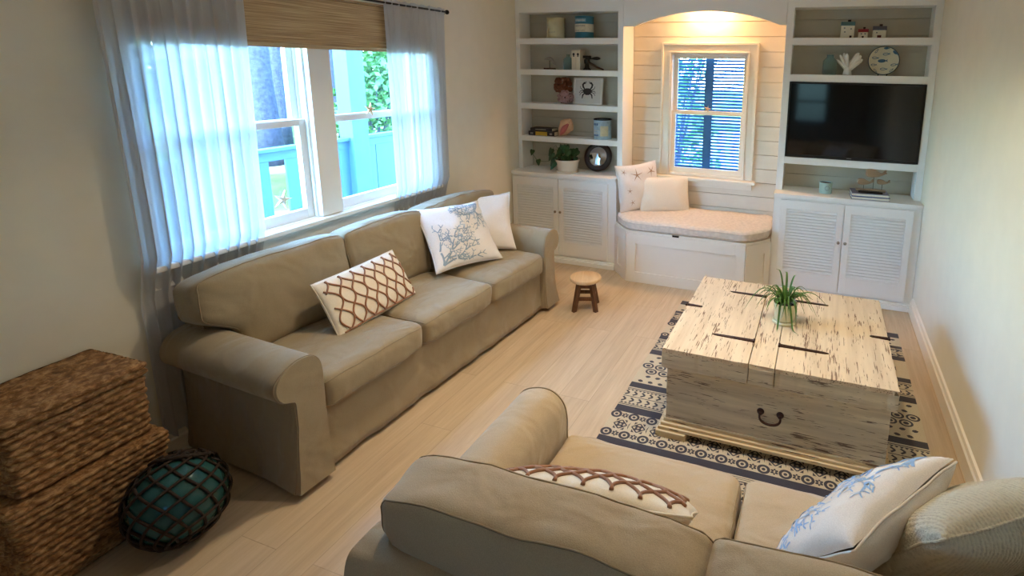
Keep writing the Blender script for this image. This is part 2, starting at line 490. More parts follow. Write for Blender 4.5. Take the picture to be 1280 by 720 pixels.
for yy, z0, z1, rail in ((y+.032, VZ0, 1.395, (.045, .032)), (y+.075, 1.365, VZ1-.012, (.032, .032))):
    x0, x1, st = VX0+.012, VX1-.012, .032
    mb = MB().box(x0, x0+st, yy-.016, yy+.016, z0, z1).box(x1-st, x1, yy-.016, yy+.016, z0, z1)
    mb.box(x0+st, x1-st, yy-.016, yy+.016, z0, z0+rail[0]).box(x0+st, x1-st, yy-.016, yy+.016, z1-rail[1], z1)
    so = mb.build('sash', M['whitewarm'], w2, bevel=.002)
    MB().box(x0+st-.004, x1-st+.004, yy-.003, yy+.003, z0+rail[0]-.004, z1-rail[1]+.004).build('pane', M['pane'], so)

# ------------------------------------------------------------------ built-in bookcases, base cabinets, window seat
def shiplap(mb, x0, x1, y, z0, z1, d=.012):
    z = z0s
    while z > z0: z -= P
    while z < z1:
        a, b = max(z+.002, z0), min(z+P-.002, z1)
        if b-a > .003: mb.box(x0, x1, y, y+d, a, b)
        z += P
    mb.box(x0, x1, y+d, y+d+.012, z0, z1)
    return mb

def bookcase(name, label, x0, x1, i0, i1, shelves, side_out=None):
    """x0..x1 whole unit, i0..i1 the opening; shelves = (top, bottom)"""
    O = (x0, 0, .818)
    t = thing(name, label, 'bookcase', O)
    zb = .819; zt = 2.223
    mb = MB(O).box(x0+.001, i0, 0, .02, zb, ZC-.001).box(i1, x1-.001, 0, .02, zb, ZC-.001).box(i0, i1, 0, .02, zt, ZC-.001)
    mb.build('face_frame', M['white'], t, bevel=.0015)
    MB(O).box(x0+.001, i0-.0, .02, .19, zb, ZC-.001).build('side_panel', M['white'], t)
    MB(O).box(i1, x1-.001, .02, .268 if side_out == 'r' else .19, zb, ZC-.001).build('side_panel', M['white'], t)
    MB(O).box(i0, i1, .02, .19, zt, zt+.02).build('top_panel', M['white'], t)
    shiplap(MB(O), i0, i1, .19, zb, zt).build('back_panel', M['shelfback'], t)
    for a, b in shelves:
        MB(O).box(i0, i1, .001, .189, b, a).build('shelf', M['white'], t, bevel=.002)
    return t
bookcase('bookcase', 'white built-in bookcase with five open bays left of the niche window', 0, NX0, .039, .986, [(2.003, 1.953), (1.731, 1.682), (1.427, 1.377), (1.128, 1.080)], 'r')
t = bookcase('bookcase', 'white built-in bookcase around the black television', NX1, W, 2.407, 3.363, [(2.002, 1.951), (1.730, 1.676), (1.090, 1.034)])
# its niche-side cheek reaches the shiplap wall
MB((NX1, 0, .818)).box(NX1+.001, 2.39, .19, .268, .819, ZC-.001).build('side_panel', M['white'], t)

def louver_door(x0, x1, z0, z1, lz0, lz1, y, knob_x, parent, O):
    f = .02; st = .047
    mb = MB(O)
    mb.box(x0, x0+st, y-f, y, z0, z1).box(x1-st, x1, y-f, y, z0, z1)
    mb.box(x0+st, x1-st, y-f, y, z0, lz0).box(x0+st, x1-st, y-f, y, lz1, z1)
    n = 21; p = (lz1-lz0)/n
    for i in range(n):
        zc = lz0+p*(i+.5)
        ang = radians(-40)
        Mx = Matrix.Translation(((x0+x1)/2, y-.011, zc)) @ Matrix.Rotation(-ang, 4, 'X')
        mb.box(-(x1-x0)/2+st-.002, (x1-x0)/2-st+.002, -.0125, .0125, -.0028, .0028, Mx)
    mb.box(x0+st-.004, x1-st+.004, y-.003, y-.001, lz0-.004, lz1+.004)
    d = mb.build('door', M['white'], parent, bevel=.0012)
    kb = MB(O); Mk = Matrix.Rotation(pi/2, 4, 'X')
    kb.lathe([(.004, 0), (.004, .008), (.011, .014), (.0125, .02), (.009, .026), (.001, .028)], (knob_x, y-f, .476), 12, Mk)
    kb.build('knob', M['nickel'], d, smooth=True)
    return d

def base_cabinet(name, label, x0, x1, doors, lz, lo, hi):
    y = -.123; O = (x0, y, 0); g = .0015
    t = thing(name, label, 'cabinet', O)
    mb = MB(O).box(x0+g, x1-g, y, .265, .05, .786)
    mb.build('body', M['white'], t, bevel=.002)
    mb = MB(O).box(x0+g, x1-g, y-.048, .2, .0, .038).box(x0+g, x1-g, y-.03, .2, .038, .05)
    mb.build('plinth', M['white'], t, bevel=.003)
    (a, b), (c, d) = doors
    louver_door(a, b, lo, hi, lz[0], lz[1], y-.0005, b-.022, t, O)
    louver_door(c, d, lo, hi, lz[0], lz[1], y-.0005, c+.022, t, O)
    return t
base_cabinet('base_cabinet', 'white base cabinet with two louvered doors behind the far sofa arm', 0, 1.03, ((.012, .476), (.482, .953)), (.195, .695), .071, .771)
base_cabinet('base_cabinet', 'white base cabinet with two louvered doors below the television', 2.356, W, ((2.412, 2.877), (2.883, 3.351)), (.2, .702), .071, .771)
def countertop(label, x0, x1):
    o = MB((x0, -.14, .786)).box(x0+.001, x1-.001, -.143, .188, .787, .818).build('countertop', M['white'], bevel=.004)
    o.location = (x0, -.14, .786); return tag(o, label, 'countertop')
countertop('white painted countertop carrying the trailing plant and round mirror', 0, 1.031)
countertop('white painted countertop carrying the blue books and whale sculpture', 2.354, W)

# window seat: chamfered box bench
BP = [(1.036, .268), (1.036, -.150), (1.209, -.336), (2.185, -.336), (2.352, -.150), (2.352, .268)]
t = thing('window_seat', 'white panelled window seat box with cut corners in the niche', 'bench', (1.7, -.34, 0))
O = (1.7, -.34, 0)
MB(O).prism(BP, 0, .425).build('body', M['whitewarm'], t, bevel=.002)
bo = [(1.036, .268), (1.036, -.157), (1.205, -.347), (2.189, -.347), (2.352, -.157), (2.352, .268)]
mb = MB(O).prism(bo, .425, .444)
mb.build('lid', M['whitewarm'], t, bevel=.003)
MB(O).box(1.60, 1.655, -.350, -.340, .430, .4435).build('finger_notch_shade', M['dark'], t)  # lid is not cut; this dark block stands for the notch's shade
def panel_trim(p0, p1, z0, z1, lo, hi, s0, s1):
    """raised frame on a face running from p0 to p1 (plan), leaving the recessed panel between s0 and s1"""
    d = Vector((p1[0]-p0[0], p1[1]-p0[1], 0)); L = d.length; d.normalize()
    nrm = Vector((d.y, -d.x, 0))
    Mx = Matrix(((d.x, nrm.x, 0, p0[0]), (d.y, nrm.y, 0, p0[1]), (0, 0, 1, 0), (0, 0, 0, 1)))
    mb = MB(O); q = .011
    mb.box(0, s0, -.001, q, z0, z1, Mx).box(s1, L, -.001, q, z0, z1, Mx).box(s0, s1, -.001, q, z0, lo, Mx).box(s0, s1, -.001, q, hi, z1, Mx)
    mb.build('panel_frame', M['whitewarm'], t, bevel=.002)
panel_trim(BP[2], BP[3], 0, .424, .09, .335, .075, .905)
panel_trim(BP[1], BP[2], 0, .424, .09, .335, .06, .19)
panel_trim(BP[3], BP[4], 0, .424, .09, .335, .06, .19)

# ------------------------------------------------------------------ soft shapes
def fbm(p, s, o=3):
    return noise.fractal(Vector(p)*s, .6, 2., o)

def cushion_mesh(mb, w, d, h, r, puff=(0, 0, .02), n=15, wr=.006, seed=0, M_=None, taper=0., droop=0., post=None):
    """soft box centred at the origin; puff swells the middle of each face"""
    def ax(t): return sin(pi/2*t)
    g = [ax(-1+2*i/(n-1)) for i in range(n)]
    W2, D2, H2 = w/2, d/2, h/2
    def pt(u, v, q):
        x, y, z = u*W2, v*D2, q*H2
        c = Vector((max(-W2+r, min(W2-r, x)), max(-D2+r, min(D2-r, y)), max(-H2+r, min(H2-r, z))))
        e = Vector((x, y, z))-c
        p = c+e.normalized()*r if e.length > 1e-9 else Vector((x, y, z))
        U, V, Q = p.x/W2, p.y/D2, p.z/H2
        fu, fv, fq = 1-U*U, 1-V*V, 1-Q*Q
        p.z += (1 if Q > 0 else -1)*puff[2]*max(0, fu*fv)**.6*abs(Q)
        p.y += V*puff[1]*max(0, fu*fq)**.6
        p.x += U*puff[0]*max(0, fv*fq)**.6
        if taper: p.y *= 1-taper*max(0, Q)
        if droop: p.z -= droop*abs(U)**3
        nn = Vector((seed*3.1, seed*1.7, 0))
        p += Vector((fbm(p+nn, 5), fbm(p+nn+Vector((9, 0, 0)), 5), fbm(p+nn+Vector((0, 9, 0)), 5)))*wr
        if post: p = post(p)
        return M_ @ p if M_ else p
    for s in (-1, 1):
        mb.grid(lambda a, b: pt(g[round(a*(n-1))], g[round(b*(n-1))], s), n, n)
        mb.grid(lambda a, b: pt(g[round(a*(n-1))], s, g[round(b*(n-1))]), n, n)
        mb.grid(lambda a, b: pt(s, g[round(a*(n-1))], g[round(b*(n-1))]), n, n)
    return pt

def loop_piping(mb, pt, axis, sgn, k, r, n=24):
    """cord along the edge of a cushion; axis = the face normal it runs round"""
    path = []
    for side in range(4):
        for i in range(n):
            t = -1+2*i/n
            a, b = ((t, -1), (1, t), (-t, 1), (-1, -t))[side]
            path.append(pt(a, b, sgn*k) if axis == 'z' else pt(a, sgn*k, b))
    mb.tube(path, r, 6, closed=True)

# ------------------------------------------------------------------ slipcovered sofas
def sofa(name, label, n, loc, rz, fab, pipe, SEAT, DF, ztop, ext, back_w, lean):
    t = thing(name, label, 'sofa', loc, (0, 0, rz))
    hw = n*SEAT/2
    # backrest frame: tight cover, slightly leaning
    mb = MB()
    def bk(u, v):
        a = 2*pi*u; x = (-hw-back_w)+(2*hw+2*back_w)*v
        e = .35
        cxx, szz = cos(a), sin(a)
        yy = .075+.072*math.copysign(abs(cxx)**e, cxx); zz = .345+.305*math.copysign(abs(szz)**e, szz)
        return (x, yy+fbm((x, yy, zz), 3)*.004, zz+fbm((x, yy, zz+5), 3)*.006)
    mb.grid(bk, 40, 24, cu=True)
    for x in (-hw-back_w, hw+back_w):
        ring = [bk(i/40, 0 if x < 0 else 1) for i in range(40)]
        mb.add(ring, [tuple(range(40))])
    mb.build('backrest', fab, t, auto=50)
    # base under the seat cushions
    mb = MB().box(-hw, hw, .14, DF-.05, .05, .315)
    mb.build('base', fab, t, bevel=.01)
    # front skirt hanging from the seat rail to just above the floor
    mb = MB()
    def sk(u, v):
        x = -hw-.004+(2*hw+.008)*u; z = .318-.292*v
        fl = .012*v*v
        y = DF-.04+fl+fbm((x*1.6, z*.8, 1), 2.5)*.012*(.3+v)
        return (x, y, z)
    def skb(u, v):
        p = sk(u, v); return (p[0], p[1]-.008, p[2])
    mb.grid(sk, 60, 10); mb.grid(skb, 60, 10)
    mb.grid(lambda u, v: (lambda p: (p[0], p[1]-.008*v, p[2]))(sk(u, 1)), 60, 2)
    mb.grid(lambda u, v: (lambda p: (p[0], p[1]-.008*v, p[2]))(sk(u, 0)), 60, 2)
    mb.build('skirt', fab, t, smooth=True)
    # rolled arms
    prof = [(0, .03), (0, .30), (-.003, .45), (-.002, .52), (.014, .568), (.05, .597), (.095, .603), (.145, .592), (.185, .565), (.207, .527), (.207, .487), (.188, .456), (.158, .440), (.132, .432), (.128, .40), (.132, .25), (.142, .12), (.155, .03)]
    # smooth it
    def sm(P, it=2):
        for _ in range(it):
            Q = [P[0]]
            for a, b in zip(P, P[1:]):
                Q.append((a[0]*.75+b[0]*.25, a[1]*.75+b[1]*.25)); Q.append((a[0]*.25+b[0]*.75, a[1]*.25+b[1]*.75))
            Q.append(P[-1]); P = Q
        return P
    pr = sm(prof, 2)
    for s in (-1, 1):
        mb = MB()
        def ar(y, k=0., ins=0.):
            out = []
            for l, z in pr:
                ll, zz = l, z
                if ins:
                    c = (.07, min(max(z, .2), .5)); ll = l+(c[0]-l)*ins; zz = z+(c[1]-z)*ins*.6
                w = fbm((l*2, y*2, z*2+s*4), 2)*.007
                flare = .018*max(0, (y-.55)/.2)*max(0, 1-z/.3) if l > .08 else 0
                out.append((s*(hw+ll+flare+w*.6), y, zz+w*.5))
            return out
        ys = [.0, .02]+[.02+(DF-.03)*(i+1)/14 for i in range(14)]
        rings = [ar(ys[0], ins=.08)]+[ar(y) for y in ys[1:]]+[ar(DF, ins=.03)]
        N = len(pr)
        vs = [p for r in rings for p in r]; fs = []
        for i in range(len(rings)-1):
            for j in range(N):
                a = i*N+j; b = i*N+(j+1) % N
                fs.append((a, b, b+N, a+N))
        fs.append(tuple(range(N)))
        mb.add(vs, fs)
        arm = mb.build('armrest', fab, t, auto=50)
        # flat front panel, with its skirt tail
        mb = MB()
        fr = rings[-1]
        b0 = [(p[0], DF+.001, p[2]) for p in fr]
        b1 = [(p[0]+(s*(hw+.07)-p[0])*.04, DF+.010+.022*max(0, (.3-p[2])/.3)**2, p[2]) for p in fr]
        mb.add(b0+b1, [tuple(range(N, 2*N))]+[(i, (i+1) % N, N+(i+1) % N, N+i) for i in range(N)])
        fp = mb.build('front_panel', fab, arm, auto=40)
        MB().tube([(p[0]+(p[0]-s*(hw+.07))*.015, DF+.002, p[2]+.001) for p in fr], .0026, 6).build('piping', pipe, arm, smooth=True)
    # cushions
    for k in range(n):
        xc = (k-(n-1)/2)*SEAT
        mb = MB(); Mx = Matrix.Translation((xc, DF-.285, .378))
        pt = cushion_mesh(mb, SEAT-.006, .58, .145, .04, (0.0, .014, .022), 19, .007, k+1, Mx)
        sc = mb.build('seat_cushion', fab, t, smooth=True)
        pb = MB(); loop_piping(pb, pt, 'z', 1, .80, .0026); loop_piping(pb, pt, 'z', -1, .80, .0026)
        pb.build('piping', pipe, sc, smooth=True)
        # back cushion: width x thickness x height; end cushions reach out over the arms
        H_ = ztop-.455; mb = MB(); Mx = Matrix.Translation((xc, .165, .455+H_/2)) @ Matrix.Rotation(radians(lean), 4, 'X')
        sides = (-1 if k == 0 else 0, 1 if k == n-1 else 0)
        def grow(p, sides=sides, H_=H_):
            for sd in sides:
                if sd and p.x*sd > 0:
                    q = max(0, min(1, (p.z+H_*.5-.10)/.14)); q = q*q*(3-2*q)
                    w = min(1, p.x*sd/(SEAT/2))
                    p.x += sd*ext*q*w*w
                    p.z -= .012*w**6*q
            return p
        pt = cushion_mesh(mb, SEAT-.004, .165, H_, .034, (.008, .030, .014), 21, .008, k+11, Mx, 0, .010, grow)
        bc = mb.build('back_cushion', fab, t, smooth=True)
        pb = MB(); loop_piping(pb, pt, 'y', 1, .86, .0028); loop_piping(pb, pt, 'y', -1, .86, .0028)
        pb.build('piping', pipe, bc, smooth=True)
    return t
SA = sofa('sofa', 'long taupe slipcovered three seat sofa under the double window', 3, (.078, -1.945, 0), -pi/2-radians(3.2), M['sofa'], M['sofa_pipe'], .578, .738, .855, .15, .09, 8)
SB = sofa('loveseat', 'sand slipcovered two seat loveseat with its back towards the viewer', 2, (2.517, -3.61, 0), 0, M['loveseat'], M['sofa_pipe'], .648, .82, .79, .13, .165, 6)

# ------------------------------------------------------------------ pillows
def pillow_fn(w, h, th, ear=.05, seed=0, wr=.006, e=.42):
    def pt(u, v, s):
        x = w/2*u*(1-ear*(1-v*v)); z = h/2*v*(1-ear*(1-u*u))
        b = max(0, (1-u*u)*(1-v*v))**e
        y = s*(th/2*b)
        k = b**.6
        q = Vector((x, z, s*.3+seed*2.3))
        y += s*fbm(q, 9)*wr*k+fbm(q+Vector((4, 4, 0)), 3)*wr*1.5
        return Vector((x, y, z))
    return pt

def make_pillow(name, label, w, h, th, m, loc, rot, ear=.05, seed=0, wr=.006, group=None, n=27, e=.42, piping=None):
    t = thing(name, label, 'pillow', loc, rot, group)
    pt = pillow_fn(w, h, th, ear, seed, wr, e)
    mb = MB()
    g = [sin(pi/2*(-1+2*i/(n-1))) for i in range(n)]
    for s in (-1, 1):
        mb.grid(lambda a, b: pt(g[round(a*(n-1))], g[round(b*(n-1))], s), n, n)
    mb.build('cover', m, t, smooth=True)
    path = []
    for side in range(4):
        for i in range(24):
            q = -1+2*i/24
            a, b = ((q, -1), (1, q), (-q, 1), (-1, -q))[side]
            path.append(pt(a, b, 1))
    MB().tube(path, .0032, 6, closed=True).build('seam', piping or m, t, smooth=True)
    return t, pt

def trellis(t, pt, s, m, r=.0042, nper=4.5):
    """interlaced cord waves across the face"""
    mb = MB()
    for ph in range(3):
        for sg in (1, -1):
            path = []
            for i in range(121):
                u = -.93+1.86*i/120
                v = sg*.86*sin(pi*(u*1.6+ph*.62+.25))
                p = pt(u, v, s); p.y += s*.003
                path.append(p)
            mb.tube(path, r, 6)
    return mb.build('cord_pattern', m, t, smooth=True)

def surf_line(mb, pt, s, uv, w, lift=.0015):
    """flat printed stroke lying on a pillow face"""
    n = len(uv); L = []; R = []
    for i, (u, v) in enumerate(uv):
        a = uv[max(0, i-1)]; b = uv[min(n-1, i+1)]
        dx, dy = b[0]-a[0], b[1]-a[1]; l = sqrt(dx*dx+dy*dy) or 1
        ww = w[i] if isinstance(w, list) else w
        for S, sg in ((L, 1), (R, -1)):
            uu, vv = max(-.99, min(.99, u-dy/l*ww*sg)), max(-.99, min(.99, v+dx/l*ww*sg))
            p = pt(uu, vv, s); p.y += s*lift; S.append(p)
    mb.add(L+R, [(i, i+1, n+i+1, n+i) for i in range(n-1)])

def coral_print(t, pt, s, m, root=(-.75, -.85), ang=.75, seed=3, L0=.36):
    rnd = random.Random(seed); mb = MB()
    def br(u, v, a, L, w, d):
        uv = []; k = 9; a0 = a
        for i in range(k):
            uv.append((u, v)); u += cos(a)*L/(k-1); v += sin(a)*L/(k-1); a += rnd.uniform(-.16, .16)
        if max(abs(u), abs(v)) > .95: return
        surf_line(mb, pt, s, uv, [w*(1-.35*i/k) for i in range(k)])
        if d == 0: return
        for da in (rnd.uniform(.35, .75), rnd.uniform(-.75, -.35)):
            br(u, v, a+da, L*rnd.uniform(.68, .85), w*.78, d-1)
        if rnd.random() < .75:
            q = uv[4]; br(q[0], q[1], a0+rnd.choice((-1, 1))*rnd.uniform(.6, 1.), L*.55, w*.7, d-1)
    for da, l in ((-.5, .9), (0, 1), (.5, .9)):
        br(root[0], root[1], ang+da, L0*l, .032, 4)
    return absorb(child(t, 'cover'), mb.build('coral_print', m, t))

def star_print(t, pt, s, m, stars):
    mb = MB()
    for (u, v, r, a) in stars:
        for k in range(5):
            th = a+2*pi*k/5
            uv = [(u+cos(th)*r*i/6, v+sin(th)*r*i/6) for i in range(7)]
            surf_line(mb, pt, s, uv, [.028*(r/.3)*(1-i/6.5) for i in range(7)])
    return absorb(child(t, 'cover'), mb.build('starfish_print', m, t))

# pillows in place
D = radians
pipe_c = M['pillow_cream']
t, pt = make_pillow('throw_pillow', 'oblong cream pillow with tan cord trellis lying on the long sofa', .54, .29, .12, M['pillow_cream'], (.47, -2.30, .585), (D(-30), 0, D(92)), .03, 1, .004, group=None, e=.36)
def cords(t, pt, s):
    mb = MB()
    for k in range(-1, 8):
        for sg in (1, -1):
            path = []
            u0 = -.93+.27*k
            for i in range(61):
                q = i/60
                u = u0+.16*q+sg*.142*cos(2*pi*1.25*q)*(1-.15*q)
                if abs(u) < .94:
                    p = pt(u, .92-1.84*q, s); p.y += s*.003; path.append(p)
                elif len(path) > 3:
                    mb.tube(path, .0046, 6); path = []
                else: path = []
            if len(path) > 3: mb.tube(path, .0046, 6)
    path = []
    for i in range(41):
        u = -.9+1.84*i/40; p = pt(u, -.93, s); p.y += s*.002; path.append(p)
    mb.tube(path, .0046, 6)
    return mb.build('cord_pattern', M['cord'], t, smooth=True)
cords(t, pt, -1)
t, pt = make_pillow('throw_pillow', 'square white pillow with grey coral branch print on the long sofa', .48, .45, .15, M['pillow_white'], (.475, -1.545, .668), (D(-40), D(3), D(69)), .09, 2, .010)
coral_print(t, pt, -1, M['coralprint'], (-.8, -.88), .80, 3, .42)
coral_print(t, pt, -1, M['coralprint'], (.85, .9), 3.75, 8, .34)
t, pt = make_pillow('throw_pillow', 'plain white pillow leaning on the far sofa arm behind the coral pillow', .47, .44, .14, M['pillow_white'], (.41, -1.225, .655), (D(-36), 0, D(40)), .10, 3, .010)
t, pt = make_pillow('throw_pillow', 'cream pillow edged with twisted tan cord behind the loveseat back cushion', .56, .30, .13, M['pillow_cream'], (2.155, -3.205, .600), (D(-50), 0, D(188)), .03, 4, .004, e=.36)
cords(t, pt, -1)
t, pt = make_pillow('throw_pillow', 'plump white pillow with pale blue print on the right loveseat seat', .45, .42, .19, M['pillow_white'], (2.830, -3.075, .615), (D(-36), 0, D(235)), .09, 5, .010)
coral_print(t, pt, -1, M['blueprint'], (.8, -.85), 2.3, 5, .42)
coral_print(t, pt, -1, M['blueprint'], (-.85, .85), -.7, 6, .40)

def knit():
    tt = NT('chunky_oatmeal_knit'); c = lin((206, 198, 178))
    v = tt.coords((1, 1, 1)); w = tt.n('ShaderNodeTexWave'); w.inputs['Scale'].default_value = 28; w.inputs['Distortion'].default_value = 3; w.inputs['Detail'].default_value = 3; w.inputs['Detail Scale'].default_value = 6
    tt.l(v, w.inputs['Vector']); vo = tt.n('ShaderNodeTexVoronoi'); vo.inputs['Scale'].default_value = 120; tt.l(v, vo.inputs['Vector'])
    h = tt.math('ADD', tt.math('MULTIPLY', w.outputs['Fac'], .6), tt.math('MULTIPLY', vo.outputs['Distance'], .8))
    tt.set(tt.ramp(h, [(.1, tuple(x*.78 for x in c)), (.8, c)]), .95, 0, .15)
    tt.bump(h, .6, .006); return tt.m
M['knit'] = knit()
t, pt = make_pillow('throw_pillow', 'large oatmeal knitted pillow in the loveseat corner beside the right wall', .50, .47, .20, M['knit'], (3.09, -3.03, .64), (D(-38), 0, D(215)), .07, 6, .006)
t, pt = make_pillow('throw_pillow', 'square white pillow with brown starfish print on the window seat', .42, .42, .13, M['pillow_white'], (1.185, .005, .735), (D(-10), D(-3), D(50)), .08, 7, .008)
star_print(t, pt, -1, M['starprint'], [(-.15, .55, .30, .3), (.62, .62, .26, .9), (-.6, -.1, .14, .2), (.35, -.35, .30, .1), (-.5, -.62, .15, .6), (.25, .1, .12, .5), (-.72, .72, .14, 1.)])
t, pt = make_pillow('throw_pillow', 'small plain cream pillow on the window seat before the starfish pillow', .44, .31, .12, M['pillow_cream'], (1.405, .075, .672), (D(-16), 0, D(27)), .04, 8, .005)

# window seat cushion, quilted
def quilt():
    tt = NT('quilted_cream_cover'); c = lin((226, 212, 196))
    v = tt.coords((1, 1, 1)); a = tt.n('ShaderNodeTexVoronoi'); a.inputs['Scale'].default_value = 38; tt.l(v, a.inputs['Vector'])
    f = tt.noise(v, 90, 3)
    tt.set(tt.ramp(a.outputs['Distance'], [(.0, c), (.75, tuple(x*.86 for x in c))]), .9, 0, .15)
    tt.bump(tt.math('ADD', tt.math('MULTIPLY', a.outputs['Distance'], -1.), tt.math('MULTIPLY', f, .3)), .5, .006); return tt.m
M['quilt'] = quilt()
def seat_cushion():
    out = [(1.045, .262), (1.045, -.165), (1.205, -.352), (2.190, -.352), (2.344, -.165), (2.344, .262)]
    c = Vector((1.70, -.03))
    dense = []
    for i in range(6):
        a = Vector(out[i]); b = Vector(out[(i+1) % 6]); k = max(4, int((b-a).length/.05))
        for j in range(k): dense.append(a.lerp(b, j/k))
    # ease the corners
    for _ in range(1):
        n = len(dense); dense = [(dense[i-1]+dense[i]*2+dense[(i+1) % n])/4 for i in range(n)]
    n = len(dense); O = (1.70, -.03, .444)
    rows = [(.96, .4445), (.99, .452), (1.0, .468), (1.002, .488), (.996, .510), (.98, .524), (.95, .531), (.85, .535), (.6, .538), (.3, .539), (.02, .539)]
    vs = []; fs = []
    for k, z in rows:
        for p in dense:
            d = p-c
            if k > .9: q = c+d-d.normalized()*(1-k)*.6
            else: q = c+d*k
            zz = z+(fbm((q.x, q.y, z), 5)*.006 if z > .46 else 0)
            vs.append((q.x, q.y, zz))
    for i in range(len(rows)-1):
        for j in range(n): fs.append((i*n+j, i*n+(j+1) % n, (i+1)*n+(j+1) % n, (i+1)*n+j))
    fs.append(tuple(reversed(range(n)))); fs.append(tuple((len(rows)-1)*n+j for j in range(n)))
    t = thing('bench_cushion', 'quilted cream cushion on top of the white window seat', 'cushion', O)
    MB(O).add(vs, fs).build('cover', M['quilt'], t, auto=60)
    for k in (2, 4):
        MB(O).tube([vs[k*n+j] for j in range(n)], .0035, 6, closed=True).build('piping', M['quilt'], t, smooth=True)
seat_cushion()

# ------------------------------------------------------------------ rug
def rug():
    X0, X1, Y0, Y1 = 1.757, 3.270, -2.72, -.575
    t = thing('rug', 'cream and charcoal banded kilim style rug under the painted chest', 'rug', (2.5, -1.6, 0), (0, 0, 0))
    O = (2.5, -1.6, 0); Z = .0065
    MB(O).box(X0, X1, Y0, Y1, .0005, .006).build('ground', M['rug_cream'], t)
    mb = MB(O)
    def rect(y0, y1, x0=X0, x1=X1): mb.add([(x0, y0, Z), (x1, y0, Z), (x1, y1, Z), (x0, y1, Z)], [(0, 1, 2, 3)])
    def ring(x, y, r0, r1, n=20, sx=1.):
        vs = []
        for k in range(n):
            a = 2*pi*k/n; vs += [(x+r1*cos(a)*sx, y+r1*sin(a), Z), (x+r0*cos(a)*sx, y+r0*sin(a), Z)]
        mb.add(vs, [(2*k, 2*((k+1) % n), 2*((k+1) % n)+1, 2*k+1) for k in range(n)])
    def disc(x, y, r, n=12, sx=1.):
        mb.add([(x+r*cos(2*pi*k/n)*sx, y+r*sin(2*pi*k/n), Z) for k in range(n)], [tuple(range(n))])
    def petal(x, y, a, L, w):
        c, s = cos(a), sin(a); P_ = [(0, 0), (L*.3, w), (L*.7, w*.9), (L, 0), (L*.7, -w*.9), (L*.3, -w)]
        mb.add([(x+c*u-s*v, y+s*u+c*v, Z) for u, v in P_], [tuple(range(6))])
    def line(x0, y0, x1, y1, w):
        d = Vector((x1-x0, y1-y0)); d.normalize(); n = Vector((-d.y, d.x))*w
        mb.add([(x0+n.x, y0+n.y, Z), (x0-n.x, y0-n.y, Z), (x1-n.x, y1-n.y, Z), (x1+n.x, y1+n.y, Z)], [(0, 1, 2, 3)])
    def tri(a, b, c): mb.add([(*a, Z), (*b, Z), (*c, Z)], [(0, 1, 2)])
    bands = lambda: None
    def motif(yc, h):        # medallions in a row, lattice diamonds between
        p = .095; n = int((X1-X0)/p)
        for i in range(n):
            x = X0+.022+p*(i+.02)
            for s in (1, -1):
                y = yc+s*h*.42
                if x+.028 < X1: ring(x, y, .016, .029); disc(x, y, .0085)
                xx = x+p/2
                if xx+.015 < X1:
                    for a in (.6, 2.54, 3.74, 5.68): petal(xx+.003*cos(a), y+.003*sin(a), a, .017, .006)
                    for a in (pi/2, -pi/2): petal(xx, y+.008*sin(a), a, .012, .005)
            for (cx_, m_) in ((x+p/2, 1),):
                if cx_+p/2 > X1: continue
                q = .034
                for a in (pi/4, 3*pi/4, 5*pi/4, 7*pi/4):
                    petal(cx_+.004*cos(a), yc+.004*sin(a), a, .023, .0075)
                for a in (0, pi/2, pi, 3*pi/2): petal(cx_+.006*cos(a), yc+.006*sin(a), a, .011, .004)
                pts = [(cx_+q, yc), (cx_, yc+q), (cx_-q, yc), (cx_, yc-q)]
                for a, b in zip(pts, pts[1:]+pts[:1]): line(*a, *b, .0035)
                tri((cx_+q+.006, yc+.004), (cx_+p/2, yc+.03), (cx_+q+.012, yc-.0))
                tri((cx_+q+.006, yc-.004), (cx_+p/2, yc-.03), (cx_+q+.012, yc))
                for s in (1, -1):
                    tri((cx_+.012, yc+s*(q+.004)), (cx_+.028, yc+s*(q+.004)), (cx_+.028, yc+s*(q-.016)))
                    tri((cx_-.012, yc+s*(q+.004)), (cx_-.028, yc+s*(q+.004)), (cx_-.028, yc+s*(q-.016)))
    def chev(y0, y1):
        rect(y0, y0+.006); rect(y1-.006, y1)
        n = 34; p = (X1-X0)/n; ym = (y0+y1)/2; h = (y1-y0)/2-.03
        for s in (1, -1):
            for i in range(n):
                x = X0+p*i
                y = ym+s*.030
                line(x+.004, y-.018, x+p*.55, y, .0055); line(x+p*.55, y, x+.004, y+.018, .0055)
            for i in range(n*2):
                x = X0+p*i/2; tri((x, y0+.012 if s > 0 else y1-.012), (x+p/2, y0+.012 if s > 0 else y1-.012), (x+p/4, y0+.026 if s > 0 else y1-.026))
        rect(ym-.0025, ym+.0025)
    def leaf(y0, y1):
        n = 26; p = (X1-X0)/n
        for r_ in range(2):
            y = y0+(y1-y0)*(.27+.46*r_)
            for i in range(n):
                x = X0+p*(i+(.25 if r_ else .75))
                if x+.02 < X1 and x-.02 > X0: petal(x-.016, y-.004, .25 if r_ else -.25, .034, .011)
    def scales(y0, y1):
        n = 20; p = (X1-X0)/n
        for r_ in range(2):
            y = y0+(y1-y0)*(.26+.48*r_)
            for i in range(n):
                x = X0+p*(i+.5 if r_ else i+.98)
                if x+.035 < X1: ring(x, y, .020, .030, 14, 1.15); disc(x, y, .012, 10, 1.2)
    rect(-.645, -.578)
    leaf(-.76, -.65); rect(-.80, -.765)
    chev(-.90, -.81); rect(-.955, -.905)
    motif(-1.06, .20); rect(-1.21, -1.162)
    chev(-1.35, -1.22); rect(-1.415, -1.358)
    leaf(-1.52, -1.42); scales(-1.64, -1.52); leaf(-1.735, -1.64)
    rect(-1.79, -1.74); chev(-1.955, -1.80); rect(-2.015, -1.962)
    motif(-2.115, .172); rect(-2.265, -2.218)
    rect(-2.276, -2.273); rect(-2.286, -2.283)
